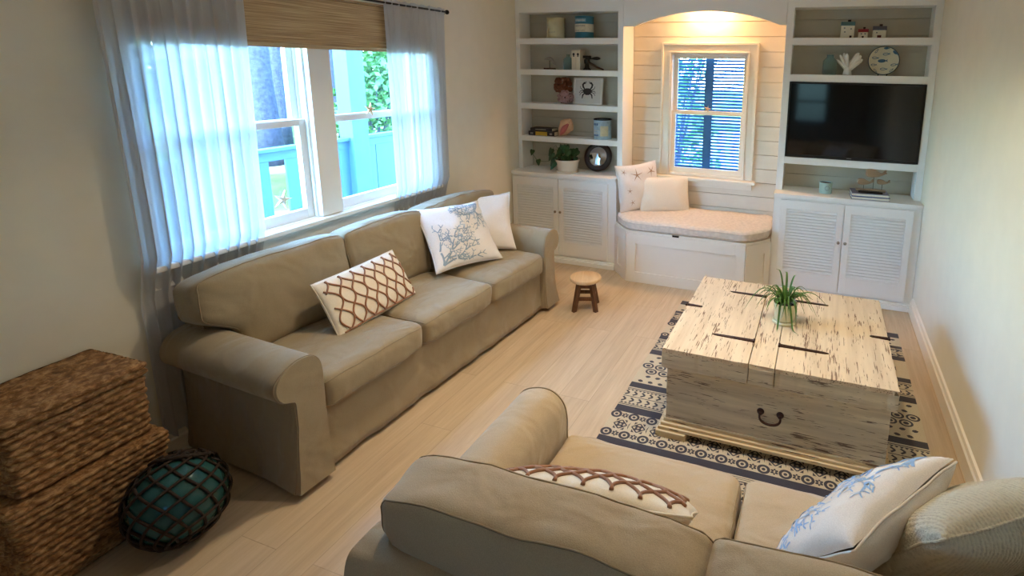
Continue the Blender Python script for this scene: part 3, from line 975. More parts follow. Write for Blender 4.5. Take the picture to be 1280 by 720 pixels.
    chev(-2.40, -2.295); rect(-2.45, -2.405); motif(-2.55, .17); rect(-2.70, -2.655)
    absorb(child(t, 'ground'), mb.build('woven_pattern', M['rug_dark'], t))
rug()

# ------------------------------------------------------------------ painted chest coffee table
def chest():
    x0, x1, y0, y1 = 2.035, 3.062, -2.120, -1.163
    zr = .0075
    O = (2.55, -1.64, zr)
    t = thing('blanket_chest', 'distressed cream painted wooden chest used as a coffee table on the rug', 'chest', O)
    zl, zt, i = .366, .465, .022
    # body of boards
    mb = MB(O)
    mb.mat(0).box(x0+i, x1-i, y0+i, y0+i+.02, .075, zl-.001).box(x0+i, x1-i, y1-i-.02, y1-i, .075, zl-.001)
    mb.mat(1).box(x0+i, x0+i+.02, y0+i+.02, y1-i-.02, .075, zl-.001).box(x1-i-.02, x1-i, y0+i+.02, y1-i-.02, .075, zl-.001)
    mb.mat(0).box(x0+i+.02, x1-i-.02, y0+i+.02, y1-i-.02, .075, .09)
    mb.build('body', [M['chest_front'], M['chest_side']], t, bevel=.003)
    # lid in three boards-on-frame sections
    s0, s1 = 2.440, 2.556; g = .0018
    rnd = random.Random(4)
    def lid(a, b, nm):
        mb = MB(O)
        mb.mat(0).box(a, b, y0, y1, zt-.022, zt)
        mb.mat(1).box(a, b, y0, y0+.02, zl, zt-.022).box(a, b, y1-.02, y1, zl, zt-.022)
        if a == x0: mb.mat(2).box(x0, x0+.02, y0+.02, y1-.02, zl, zt-.022)
        if b == x1: mb.mat(2).box(x1-.02, x1, y0+.02, y1-.02, zl, zt-.022)
        o = mb.build(nm, [M['chest_top'], M['chest_front'], M['chest_side']], t)
        bm = bmesh.new(); bm.from_mesh(o.data)
        # worn, nibbled edges
        bmesh.ops.subdivide_edges(bm, edges=[e for e in bm.edges if e.calc_length() > .3], cuts=22, use_grid_fill=True)
        for v in bm.verts:
            p = v.co
            on_end = abs(p.y-(y0-O[1])) < 1e-4 or abs(p.y-(y1-O[1])) < 1e-4
            on_side = abs(p.x-(x0-O[0])) < 1e-4 or abs(p.x-(x1-O[0])) < 1e-4
            k = .0035
            if on_end: p.y += -math.copysign(1, p.y)*max(0, noise.noise(p*31))*k*1.5
            if on_side: p.x += -math.copysign(1, p.x)*max(0, noise.noise(p*29))*k*1.5
            if (on_end or on_side) and abs(p.z-(zt-O[2])) < 1e-4: p.z -= max(0, noise.noise(p*37))*k
        bm.to_mesh(o.data); bm.free()
        b_ = o.modifiers.new('bevel', 'BEVEL'); b_.width = .0022; b_.segments = 2; b_.limit_method = 'ANGLE'; b_.angle_limit = D(50)
        return o
    La = lid(x0, s0-g, 'lid_flap'); Lb = lid(s0+g, s1-g, 'lid_bar'); Lc = lid(s1+g, x1, 'lid_flap')
    # plinth moulding and bracket feet
    mb = MB(O)
    for k, (o_, a, b) in enumerate(((.030, .040, .058), (.020, .058, .074), (.008, .074, .092))):
        mb.box(x0+i-o_, x1-i+o_, y0+i-o_, y0+i, a, b).box(x0+i-o_, x1-i+o_, y1-i, y1-i+o_, a, b)
        mb.box(x0+i-o_, x0+i, y0+i, y1-i, a, b).box(x1-i, x1-i+o_, y0+i, y1-i, a, b)
    mb.box(x0+i, x1-i, y0+i, y1-i, .045, .074)
    mb.build('plinth', M['chest_base'], t, bevel=.003)
    for sx in (0, 1):
        for sy in (0, 1):
            mb = MB(O); e = .040
            fx = x0+i-e if sx == 0 else x1-i+e; fy = y0+i-e if sy == 0 else y1-i+e
            dx = 1 if sx == 0 else -1; dy = 1 if sy == 0 else -1
            pts = [(0, 0), (.145, 0), (.15, .012), (.15, .05), (.05, .05), (.05, .15), (.012, .15), (0, .145)]
            P_ = [(fx+dx*a, fy+dy*b) for a, b in pts]
            if dx*dy < 0: P_ = P_[::-1]
            mb.prism(P_, zr, .040)
            mb.build('foot', M['chest_base'], t, bevel=.004)
    # iron strap hinges: barrel at the seam, leaf tapering away
    def strap(x, y, L, s, parent):
        mb = MB(O); z = zt+.0004
        n = 10; top = []; bot = []
        for k in range(n+1):
            q = k/n; w = .0125*(1-.45*q)*(1 if q < .9 else (1.02-q)/.12+.0)
            top.append((x+s*L*q, y+w)); bot.append((x+s*L*q, y-w))
        P_ = top+bot[::-1]
        if s > 0: P_ = P_[::-1]
        mb.prism(P_, z, z+.0045)
        mb.tube([(x-s*.004, y-.0135, z+.004), (x-s*.004, y+.0135, z+.004)], .0055, 8)
        for q in (.08, .45, .8): mb.ellipsoid((x+s*L*q, y, z+.0048), (.004, .004, .0028), 8, 6)
        mb.build('strap_hinge', M['iron'], parent)
    for y, L in ((-1.905, .20), (-1.350, .20)):
        strap(s0-.006, y, L-.075+.075, -1, La); strap(s1+.006, y, L+.02, 1, Lc)
    strap(x0+.001, -1.615, .085, 1, La); strap(x1-.001, -1.650, .085, -1, Lc)
    # drop bail handle
    hb = MB(O); yf = y0+i
    Mk = Matrix.Rotation(pi/2, 4, 'X')
    for x in (2.505, 2.592):
        hb.lathe([(.017, 0), (.016, .003), (.008, .005), (.006, .016), (.009, .019), (.005, .023), (.0005, .024)], (x, yf, .229), 12, Mk)
    path = []
    for k in range(21):
        a = pi*k/20
        path.append((2.5485-.046*cos(a)*(1+.12*sin(a)), yf-.017, .227-.045*sin(a)**.7))
    hb.tube(path, [.0045+.002*sin(pi*k/20) for k in range(21)], 8)
    hb.build('handle', M['iron'], t, smooth=True)
chest()

# spider plant on the chest
def spider():
    O = (2.560, -1.640, .4665)
    t = thing('spider_plant', 'spider plant with arching green leaves in a cream pot on the chest', 'plant', O)
    mb = MB().lathe([(.0005, 0), (.058, 0), (.060, .004), (.060, .012), (.056, .016), (.050, .014), (.0005, .010)], (0, 0, 0), 28)
    mb.build('saucer', M['pot_cream'], t, auto=40)
    mb = MB().lathe([(.0005, .0165), (.046, .0165), (.050, .020), (.060, .105), (.061, .112), (.058, .113), (.055, .108), (.050, .085), (.0005, .085)], (0, 0, 0), 28)
    mb.build('pot', M['pot_cream'], t, auto=40)
    MB().lathe([(.0005, .094), (.051, .092), (.052, .088), (.0005, .088)], (0, 0, 0), 20).build('soil', M['soil'], t)
    rnd = random.Random(12); mb = MB()
    def blade(a, L, rise, drop, w, curl=0.):
        n = 13; pts = []
        for k in range(n):
            q = k/(n-1)
            r = L*(q**1.05); z = .095+rise*sin(min(1, q*1.25)*pi/2)-drop*max(0, q-.35)**1.6*2.4
            aa = a+curl*q*q
            if r < .066: z = max(z, .115)
            pts.append(Vector((.012*cos(a)+r*cos(aa), .012*sin(a)+r*sin(aa), max(z, .006))))
        vs = []
        for k, p in enumerate(pts):
            q = k/(n-1); ww = w*(.45+.9*sin(pi*min(1, q*.8+.15)))*(1-q**4)+.0004
            tdir = (pts[min(n-1, k+1)]-pts[max(0, k-1)]).normalized(); sd = tdir.cross(Vector((0, 0, 1)))
            sd = sd.normalized() if sd.length > .05 else Vector((-sin(a), cos(a), 0))
            up = sd.cross(tdir)
            vs += [p-sd*ww+up*ww*.5, p-up*.0006, p+sd*ww+up*ww*.5]
        mb.add(vs, [(3*k+j, 3*k+j+1, 3*k+4+j, 3*k+3+j) for k in range(n-1) for j in (0, 1)])
    for k in range(46):
        a = k*2.399+rnd.uniform(-.2, .2)
        blade(a, rnd.uniform(.07, .14), rnd.uniform(.045, .12), rnd.uniform(.02, .10), rnd.uniform(.003, .0048), rnd.uniform(-.4, .4))
    for a, L, ri, dr in ((.2, .21, .10, .09), (3.35, .20, .12, .12), (2.9, .14, .09, .12), (-.35, .15, .11, .11), (4.4, .13, .02, .25), (5.1, .14, .03, .27), (1.6, .10, .16, .02), (2.3, .07, .17, 0), (.8, .06, .15, .0)):
        blade(a, L, ri, dr, .0042, .15)
    mb.build('foliage', M['leaf'], t, smooth=True)
spider()

# ------------------------------------------------------------------ stool
def stool():
    O = (1.105, -.935, 0); t = thing('step_stool', 'small round topped wooden stool with dark legs on the floor', 'stool', O, (0, 0, D(20)))
    H = .245
    MB().lathe([(.0005, H-.028), (.108, H-.028), (.114, H-.022), (.116, H-.010), (.112, H-.002), (.105, H), (.0005, H)], (0, 0, 0), 40).build('seat', M['stooltop'], t, auto=35)
    for k in range(4):
        a = pi/4+k*pi/2
        top = Vector((.062*cos(a), .062*sin(a), H-.0285)); bot = Vector((.112*cos(a), .112*sin(a), 0))
        mb = MB(); s = .0155
        ca, sa = cos(a), sin(a)
        vs = []
        for p, ss in ((bot, s*.95), (top, s)):
            for u, v in ((-1, -1), (1, -1), (1, 1), (-1, 1)):
                vs.append((p.x+(u*ca-v*sa)*ss, p.y+(u*sa+v*ca)*ss, p.z))
        mb.add(vs, [(3, 2, 1, 0), (4, 5, 6, 7), (0, 1, 5, 4), (1, 2, 6, 5), (2, 3, 7, 6), (3, 0, 4, 7)])
        mb.build('leg', M['darkwood'], t, bevel=.003)
    for k in range(4):
        a0 = pi/4+k*pi/2; a1 = a0+pi/2
        for z, h, r in ((.095, .014, .092), (.185, .016, .070)):
            p = Vector((r*cos(a0), r*sin(a0), z)); q = Vector((r*cos(a1), r*sin(a1), z))
            d = (q-p).normalized(); p += d*.012; q -= d*.012
            n = Vector((-d.y, d.x, 0))*.007
            mb = MB().add([p-n-Vector((0, 0, h)), q-n-Vector((0, 0, h)), q+n-Vector((0, 0, h)), p+n-Vector((0, 0, h)), p-n+Vector((0, 0, h)), q-n+Vector((0, 0, h)), q+n+Vector((0, 0, h)), p+n+Vector((0, 0, h))],
                     [(3, 2, 1, 0), (4, 5, 6, 7), (0, 1, 5, 4), (1, 2, 6, 5), (2, 3, 7, 6), (3, 0, 4, 7)])
            mb.build('stretcher', M['darkwood'], t, bevel=.002)
stool()

# ------------------------------------------------------------------ baskets and glass float
def basket(name, label, loc, rz, wx, wy, h, lid_h, taper):
    """wx deep, wy long; woven walls and a separate lid"""
    t = thing(name, label, 'basket', loc, (0, 0, rz))
    def shell(z0, z1, gx, gy, tp, nz, top):
        per = []
        r = .018; n = 6
        for cx_, cy_, a0 in ((gx/2-r, gy/2-r, 0), (-gx/2+r, gy/2-r, pi/2), (-gx/2+r, -gy/2+r, pi), (gx/2-r, -gy/2+r, 3*pi/2)):
            for k in range(n+1): per.append((cx_+r*cos(a0+pi/2*k/n), cy_+r*sin(a0+pi/2*k/n), cos(a0+pi/2*k/n), sin(a0+pi/2*k/n)))
        # resample evenly
        L = [0]
        for a, b in zip(per, per[1:]+per[:1]): L.append(L[-1]+sqrt((a[0]-b[0])**2+(a[1]-b[1])**2))
        N = int(L[-1]/.0065)
        def at(s):
            s = s % L[-1]
            for i in range(len(per)):
                if L[i] <= s <= L[i+1]+1e-12:
                    q = (s-L[i])/max(1e-9, L[i+1]-L[i]); a = per[i]; b = per[(i+1) % len(per)]
                    return [a[j]+(b[j]-a[j])*q for j in range(4)]
            return list(per[0])
        base = [at(L[-1]*i/N) for i in range(N)]
        m = nz*5+1
        vs = []; fs = []
        for j in range(m):
            q = j/(m-1); z = z0+(z1-z0)*q
            row = q*nz; ri = int(min(row, nz-1e-6)); ph = row-ri
            k = 1-tp*(1-q)
            for i in range(N):
                x, y, nx, ny = base[i]
                s = L[-1]*i/N
                st = s/.042+.5*(ri % 2)+.25*ph+noise.noise(Vector((ri*3.7, 0, 0)))*.4
                bul = sin(pi*ph)**.6*(.25+.75*abs(sin(pi*st))**.7)*.012+noise.noise(Vector((s*70, z*90, ri)))*.0035
                vs.append((x*k+nx*(bul-.006), y*k+ny*(bul-.006), z+noise.noise(Vector((s*9, ri*5.1, 2)))*.0035))
        for j in range(m-1):
            for i in range(N): fs.append((j*N+i, j*N+(i+1) % N, (j+1)*N+(i+1) % N, (j+1)*N+i))
        mb = MB().add(vs, fs)
        mb.add([vs[i] for i in range(N)], [tuple(reversed(range(N)))])
        if top:
            nx_ = max(6, int(gx/.0075)); ny_ = max(6, int(gy/.0075)); rows = gx/.024
            def tp_(u, v):
                x = (u-.5)*(gx-.014); y = (v-.5)*(gy-.014)
                rr = u*rows; ri = int(rr); ph = rr-ri
                st = (v*gy)/.05+.5*(ri % 2)+.25*ph
                return (x, y, z1-.006+sin(pi*ph)**.6*(.25+.75*abs(sin(pi*st))**.7)*.010+noise.noise(Vector((x*40, y*40, 3)))*.0022)
            mb.grid(tp_, nx_, ny_)
        else:
            mb.add([vs[(m-1)*N+i] for i in range(N)], [tuple(range(N))])
        return mb
    shell(.003, h-lid_h-.004, wx-.012, wy-.012, taper, max(3, round((h-lid_h)/.026)), False).build('body', M['basket'], t, smooth=True)
    shell(h-lid_h, h, wx, wy, 0, max(2, round(lid_h/.022)), True).build('lid', M['basket'], t, smooth=True)
    return t
basket('storage_basket', 'woven brown lidded basket on the floor, lower of the stacked pair', (.192, -3.425, 0), D(1.5), .355, .45, .358, .062, .14)
basket('storage_basket', 'woven brown lidded basket stacked on top of the lower basket', (.178, -3.415, .360), D(2), .315, .40, .285, .05, .03)

def glass_float():
    R = .150; O = (.517, -3.283, .1655); t = thing('glass_float', 'dark teal glass fishing float in a knotted rope net on the floor', 'float', O)
    MB().ellipsoid((0, 0, 0), (R, R, R), 40, 24).build('glass_ball', M['floatglass'], t, smooth=True)
    rnd = random.Random(5); mb = MB(); Rn = R+.006
    Mt = Euler((-.6, -.35, .2)).to_matrix()
    K = 11
    def sp(lon, lat, r=Rn): return Mt @ Vector((r*cos(lon)*cos(lat), r*sin(lon)*cos(lat), r*sin(lat)))
    for s in (1, -1):
        for k in range(K):
            path = []
            for i in range(49):
                q = i/48; lat = -1.42+2.84*q
                lon = 2*pi*k/K+s*q*pi*1.15+.05*noise.noise(Vector((k*2., q*6, s)))
                path.append(sp(lon, lat, Rn+.002*s))
            mb.tube(path, .0050, 6)
    for lat, r in ((1.38, .010), (-1.38, .010)):
        mb.tube([sp(2*pi*k/20, lat) for k in range(20)], r, 6, closed=True)
    # heavier hitching round the girdle
    mb.tube([sp(2*pi*k/60, .95+.03*sin(9*k), Rn+.006) for k in range(60)], .008, 6, closed=True)
    for k in range(7):
        lon = rnd.uniform(0, 6.28); lat = rnd.uniform(.6, 1.3); p = []
        for i in range(7): p.append(sp(lon+.12*i*rnd.uniform(.3, 1), lat+.05*i*rnd.uniform(-1, 1), Rn+.010))
        mb.tube(p, .004, 5)
    mb.build('rope_net', M['net'], t, smooth=True)
    return t
glass_float()

# ------------------------------------------------------------------ curtains, rod and woven shade on the left window
def curtain(label, y0t, y1t, y0b, y1b, ztop, zbot, folds, seed):
    t = thing('curtain', label, 'curtain', (.05, (y0t+y1t)/2, ztop)); O = (.05, (y0t+y1t)/2, ztop)
    nu, nv = 150, 34; zr = 2.128
    def fn(u, v):
        z = ztop+(zbot-ztop)*v
        g = v**.8
        y = (y0t+(y1t-y0t)*u)*(1-g)+(y0b+(y1b-y0b)*u)*g
        w = u+.03*noise.noise(Vector((u*5, seed, v*.6)))
        ph = 2*pi*folds*w
        amp = .007+.011*min(1, v*3)
        near = max(0, 1-abs(z-zr)/.05)          # hugs the rod pocket
        x = .066+amp*sin(ph)+.006*sin(ph*2.3+seed)*min(1, v*4)+.006*noise.noise(Vector((u*9, v*3, seed)))
        if z < .95:
            k = min(1, (.95-z)/.2); x = x*(1-k)+(.013+(x-.066)*.35)*k
        y += .006*sin(ph*1.0+1)
        return (x, y, z+.004*sin(ph*1.7)*max(0, 1-v*20))
    MB(O).grid(fn, nu, nv).build('panel', M['sheer'], t, smooth=True)
    return t
curtain('sheer white curtain gathered at the left side of the double window', -3.06, -2.485, -3.045, -2.535, 2.150, .06, 11, 1)
curtain('sheer white curtain at the right side of the window, by the bookcase wall', -1.625, -1.055, -1.605, -1.10, 2.150, .06, 10, 4)
t = thing('curtain_rod', 'thin black curtain rod with round end knob above the woven shade', 'curtain rod', (.066, -2.05, 2.128))
O = (.066, -2.05, 2.128)
MB(O).tube([(.066, -3.075, 2.128), (.066, -1.03, 2.128)], .0065, 10).build('rod', M['blackmetal'], t, smooth=True)
for y in (-3.085, -1.02):
    MB(O).ellipsoid((.066, y, 2.128), (.016, .016, .016), 14, 10).build('finial', M['blackmetal'], t, smooth=True)
for y in (-3.068, -2.05, -1.040):
    MB(O).tube([(.001, y, 2.115), (.058, y, 2.115)], .004, 6).box(.0005, .005, y-.012, y+.012, 2.095, 2.15).build('bracket', M['blackmetal'], t)
t = thing('roman_shade', 'woven bamboo roman shade pulled up above the double window', 'blind', (.05, -2.07, 2.08)); O = (.05, -2.07, 2.08)
def shade(y0, y1):
    mb = MB(O)
    prof = [(.032, 2.105), (.040, 2.10), (.044, 2.0), (.046, 1.925), (.050, 1.915), (.046, 1.905), (.050, 1.895), (.048, 1.882), (.053, 1.874), (.049, 1.862), (.056, 1.852), (.052, 1.842), (.050, 1.832), (.034, 1.832), (.032, 1.86)]
    prof = [(x-.009, z) for x, z in prof]
    n = 40; vs = []; fs = []
    for i in range(n):
        y = y0+(y1-y0)*i/(n-1)
        for x, z in prof: vs.append((x+.0012*noise.noise(Vector((y*9, z*20, 0))), y, z+.003*noise.noise(Vector((y*4, 1, 0)))))
    k = len(prof)
    for i in range(n-1):
        for j in range(k): fs.append((i*k+j, i*k+(j+1) % k, (i+1)*k+(j+1) % k, (i+1)*k+j))
    fs.append(tuple(range(k))); fs.append(tuple((n-1)*k+j for j in reversed(range(k))))
    mb.add(vs, fs); return mb
shade(-2.94, -1.20).build('woven_slats', M['bamboo'], t)
MB(O).box(.024, .040, -2.94, -1.20, 2.106, 2.116).build('headrail', M['bamboo'], t, bevel=.003)

# ------------------------------------------------------------------ starfish ornaments on the windows
def starfish(name, label, loc, rot, r, m):
    mb = MB(); n = 10
    vs = []
    for k in range(n):
        a = pi/2+2*pi*k/n; rr = r if k % 2 == 0 else r*.30
        vs.append((rr*cos(a), -.004, rr*sin(a)))
    vs2 = [(x*.8, -.010 if i % 2 == 0 else -.013, z*.8) for i, (x, y, z) in enumerate(vs)]
    b = [(x, 0, z) for x, y, z in vs]
    allv = b+vs+vs2+[(0, -.018, 0)]
    fs = [tuple(reversed(range(n)))]
    for lo, hi in ((0, n), (n, 2*n)):
        fs += [(lo+i, lo+(i+1) % n, hi+(i+1) % n, hi+i) for i in range(n)]
    fs += [(2*n+i, 2*n+(i+1) % n, 3*n) for i in range(n)]
    mb.add(allv, fs)
    o = mb.build(name, m, smooth=False, bevel=.001)
    o.location = loc; o.rotation_euler = rot
    return tag(o, label, 'starfish')
M['starfish'] = simple('dried_starfish', (206, 164, 120), .8, var=.15, scale=60, bump=.3)
M['starfish_w'] = simple('pale_starfish', (226, 220, 200), .8, var=.1, scale=60, bump=.3)
starfish('starfish', 'small tan starfish on the middle rail of the niche window', (1.715, NY+.010, 1.418), (0, .25, 0), .034, M['starfish'])
starfish('starfish', 'pale starfish fixed to the lower left pane of the double window', (-.040, -2.327, 1.035), (0, .35, pi/2), .055, M['starfish_w'])
starfish('starfish', 'small starfish on the middle rail of the right hand sash of the double window', (-.026, -1.700, 1.478), (0, .2, pi/2), .045, M['starfish'])

# ------------------------------------------------------------------ things on the left bookcase
def lathe_thing(name, label, cat, loc, parts, rz=0):
    t = thing(name, label, cat, loc, (0, 0, rz))
    for nm, prof, m in parts:
        MB().lathe(prof, (0, 0, 0), 32, None, nm not in ('label', 'rim')).build(nm, m, t, auto=35)
    return t
M['can_cream'] = simple('aged_cream_tin', (196, 188, 150), .45, var=.10, scale=14)
M['can_blue'] = simple('teal_tin', (46, 110, 128), .4, var=.12, scale=10)
M['can_label'] = simple('cream_tin_label', (206, 202, 178), .5, var=.08, scale=40)
M['can_label_blue'] = simple('pale_blue_tin_label', (126, 164, 186), .5, var=.25, scale=70)
M['can_sky'] = simple('faded_sky_blue_tin', (160, 186, 200), .45, var=.16, scale=26)
M['printink'] = simple('faded_print_ink', (96, 110, 116), .6, var=.2)
M['navyink'] = simple('navy_print_ink', (52, 84, 140), .6, var=.2)
g = .001
t = lathe_thing('tin_can', 'plain aged cream tin on the top left shelf', 'tin', (.358, .092, 2.003+g), [
    ('body', [(.0005, 0), (.080, 0), (.083, .003), (.083, .010), (.080, .013), (.080, .165), (.083, .169), (.083, .176), (.078, .178), (.076, .172), (.0005, .170)], M['can_cream'])])
def band_words(t, r, rows, m, a0, a1, nm='print'):
    """rows of small marks standing for worn print round a tin"""
    rnd = random.Random(int(r*1e4)+len(rows)); mb = MB()
    for z, h in rows:
        a = a0
        while a < a1:
            w = rnd.uniform(.05, .13)
            p0, p1 = a, min(a+w, a1)
            vs = []
            for q in (p0, (p0+p1)/2, p1):
                for zz in (z, z+h*rnd.uniform(.7, 1)): vs.append((r*cos(q), r*sin(q), zz))
            mb.add(vs, [(0, 2, 3, 1), (2, 4, 5, 3)])
            a = p1+rnd.uniform(.02, .07)
    absorb(child(t, 'body'), mb.build(nm, m, t))
band_words(t, .0806, [(.045, .003), (.052, .003)], M['printink'], -2.0, -1.2)
t = lathe_thing('tin_can', 'teal tin with a cream label band on the top left shelf', 'tin', (.635, .092, 2.003+g), [
    ('body', [(.0005, 0), (.082, 0), (.085, .003), (.085, .010), (.082, .013), (.082, .172), (.085, .176), (.085, .184), (.080, .186), (.078, .180), (.0005, .178)], M['can_blue']),
    ('label', [(.0832, .052), (.0838, .054), (.0838, .118), (.0832, .120)], M['can_label'])])
mb = MB()
mb.add([(.0835*cos(a), .0835*sin(a), z) for z in (.136, .164) for a in [(-2.35+1.35*i/12) for i in range(13)]], [(i, i+1, 14+i, 13+i) for i in range(12)])
mb.build('label', M['can_label_blue'], t)
band_words(t, .0843, [(.100, .008), (.062, .005)], M['printink'], -2.3, -1.1)
band_words(t, .0838, [(.144, .012)], M['can_label'], -2.25, -1.1)

# bird on a stand
M['birdgrey'] = simple('bird_grey', (150, 146, 136), .6, var=.2, scale=60)
M['maroonwood'] = simple('maroon_stained_wood', (64, 34, 28), .5, var=.15)
t = thing('bird_figurine', 'small grey shorebird figurine on a dark base on the second left shelf', 'figurine', (.288, .095, 1.731+g))
MB().box(-.052, .052, -.022, .022, 0, .014).build('base', M['maroonwood'], t, bevel=.003)
mb = MB()
prof = [(-.055, .088, .002), (-.04, .092, .006), (-.025, .097, .012), (-.005, .098, .017), (.015, .092, .017), (.03, .08, .013), (.04, .066, .009), (.044, .056, .010), (.047, .050, .009), (.056, .044, .003), (.068, .036, .0012)]
mb.tube([(x, 0, z) for x, z, r in prof], [r for x, z, r in prof], 10)
mb.build('body', M['birdgrey'], t, smooth=True)
MB().tube([(0, 0, .0145), (.0, 0, .086)], .004, 8).build('post', M['maroonwood'], t, smooth=True)
# teal bottle
def jar(name, label, loc, r, h, neck, m=M['tealglass']):
    t = thing(name, label, 'jar', loc)
    k = h
    prof = [(.0005, 0), (r*.92, 0), (r, .006), (r, k*.62), (r*.93, k*.72), (neck*1.1, k*.84), (neck, k*.88), (neck, k*.97), (neck*1.12, k*.975), (neck*1.12, k), (neck*.85, k), (neck*.82, k*.86), (r*.84, k*.70), (r*.9, k*.6), (r*.9, .012), (.0005, .010)]
    MB().lathe(prof, (0, 0, 0), 28).build('glass', m, t, auto=40)
    return t
jar('glass_bottle', 'pale teal glass bottle beside the two white books', (.468, .105, 1.731+g), .042, .135, .016)
# two white blocks with black emblems (books)
M['bookwhite'] = simple('cream_book_cloth', (222, 206, 180), .7, var=.06)
M['paper'] = simple('page_edges', (232, 226, 208), .9, var=.03, scale=200)
M['ink'] = simple('black_ink', (24, 22, 22), .7)
def book(name, label, loc, rot, w, d, h, cover, emblem=None, group=None, spine_mark=None):
    """w spine thickness (x), d depth (y), h height (z); spine faces -y"""
    t = thing(name, label, 'book', loc, rot, group)
    c = .003
    mb = MB().box(0, c, 0, d, 0, h).box(w-c, w, 0, d, 0, h).box(c, w-c, 0, c, 0, h)
    mb.build('cover', cover, t, bevel=.001)
    MB().box(c, w-c, c, d-.004, .003, h-.003).build('pages', M['paper'], t)
    if emblem:
        e = MB()
        cx_, cz_ = w/2, h-.040
        for zz, rx, rz_ in ((cz_+.004, .011, .011), (cz_-.012, .008, .006)):
            e.add([(cx_+rx*cos(2*pi*k/14), -.0006, zz+rz_*sin(2*pi*k/14)) for k in range(14)], [tuple(range(14))])
        e.build('emblem', M['ink'], t)
    if spine_mark:
        m2, a, b, z0, z1 = spine_mark
        MB().add([(a, -.0006, z0), (b, -.0006, z0), (b, -.0006, z1), (a, -.0006, z1)], [(0, 1, 2, 3)]).build('spine_label', m2, t)
    return t
book('book', 'upright cream book with a black emblem, next to the teal bottle', (.522, .065, 1.731+g), (0, 0, 0), .040, .115, .172, M['bookwhite'], True)
book('book', 'upright cream book with a black emblem, next to the dark propeller ornament', (.5635, .065, 1.731+g), (0, 0, 0), .040, .115, .172, M['bookwhite'], True)
# dark propeller ornament
M['bronze'] = simple('dark_bronze', (48, 42, 34), .45, .6, var=.25, scale=30)
M['brasswood'] = simple('brown_varnish', (72, 52, 34), .4, .1, var=.2)
t = thing('propeller_ornament', 'dark metal ship ornament with angled blades leaning beside the cream books', 'ornament', (.70, .10, 1.731+g))
mb = MB().lathe([(.0005, 0), (.036, 0), (.036, .008), (.022, .02), (.016, .05), (.024, .06), (.026, .09), (.014, .10), (.0005, .104)], (-.045, 0, 0), 18)
mb.build('base', M['bronze'], t, auto=40)
mb = MB().tube([(-.055, -.004, .085), (-.01, -.012, .060), (.06, -.02, .026), (.125, -.028, .006)], [.012, .011, .009, .006], 10)
mb.build('blade', M['brasswood'], t, smooth=True)
MB().tube([(-.045, .0, .095), (.0, .0, .100), (.025, .0, .101), (.05, 0, .102), (.075, 0, .102), (.085, 0, .101)], [.006, .006, .013, .016, .010, .002], 10).build('blade', M['bronze'], t, smooth=True)
MB().box(-.085, -.015, -.004, .028, .104, .126).build('block', M['bronze'], t, bevel=.004)

# sponge coral and barnacle cluster
M['spongebrown'] = simple('brown_sea_sponge', (118, 72, 52), .95, var=.3, scale=50, bump=.8, bscale=70)
M['barnacle'] = simple('mauve_barnacle', (168, 140, 142), .8, var=.25, scale=50, bump=.4)
t = thing('barnacle_cluster', 'mauve barnacle cluster with dark holes below the brown sponge', 'shell', (.452, .075, 1.427+g))
rnd = random.Random(9)
mb = MB(); hb = MB()
mb.ellipsoid((0, .0, .058), (.066, .05, .056), 18, 12)
for k in range(34):
    a = rnd.uniform(0, 2*pi); b = rnd.uniform(-.6, 1.35)
    n = Vector((cos(a)*cos(b), sin(a)*cos(b), sin(b)))
    if n.y > .55: continue
    p = Vector((n.x*.062, n.y*.046, .058+n.z*.050))
    if p.z < .012: continue
    r = rnd.uniform(.012, .02); q = n.to_track_quat('Z', 'Y').to_matrix().to_4x4()
    mb.lathe([(r, -.006), (r*.95, .006), (r*.6, .018), (r*.45, .018), (r*.4, .010)], tuple(p), 10, q)
    hb.lathe([(.0004, .0125), (r*.42, .0125)], tuple(p), 10, q)
absorb(mb.build('cones', M['barnacle'], t, auto=50), hb.build('holes', M['dark'], t))
t = thing('sea_sponge', 'brown branching sea sponge behind the mauve barnacle cluster', 'sponge', (.398, .135, 1.427+g))
mb = MB()
mb.tube([(0, 0, 0), (0, 0, .08), (0, .0, .15)], [.022, .03, .045], 14)
for k in range(60):
    a = rnd.uniform(0, 2*pi); z = rnd.uniform(.11, .225); R = .078*(1-abs((z-.15)/.11)**2*.6)*rnd.uniform(.55, 1)
    mb.ellipsoid((R*cos(a)*1.05, R*.45*sin(a), z), (rnd.uniform(.012, .024),)*3, 8, 6)
mb.build('body', M['spongebrown'], t, smooth=True)

# framed crab print
M['framewhite'] = simple('white_picture_frame', (226, 224, 216), .45, var=.02)
M['printpaper'] = simple('print_paper', (214, 212, 204), .8, var=.03)
M['crabink'] = simple('charcoal_print_ink', (52, 52, 54), .8, var=.12)
t = thing('framed_print', 'white framed print of a dark crab leaning on the third left shelf', 'picture', (.655, .110, 1.427+g), (D(-7), 0, 0))
w_, h_ = .285, .235
mb = MB(); b = .016
mb.box(-w_/2, -w_/2+b, -.012, .008, 0, h_).box(w_/2-b, w_/2, -.012, .008, 0, h_).box(-w_/2+b, w_/2-b, -.012, .008, 0, b).box(-w_/2+b, w_/2-b, -.012, .008, h_-b, h_)
mb.build('frame', M['framewhite'], t, bevel=.002)
MB().box(-w_/2+b, w_/2-b, -.004, .006, b, h_-b).build('paper', M['printpaper'], t)
mb = MB(); Y = -.0052; c0 = Vector((-.005, .115))
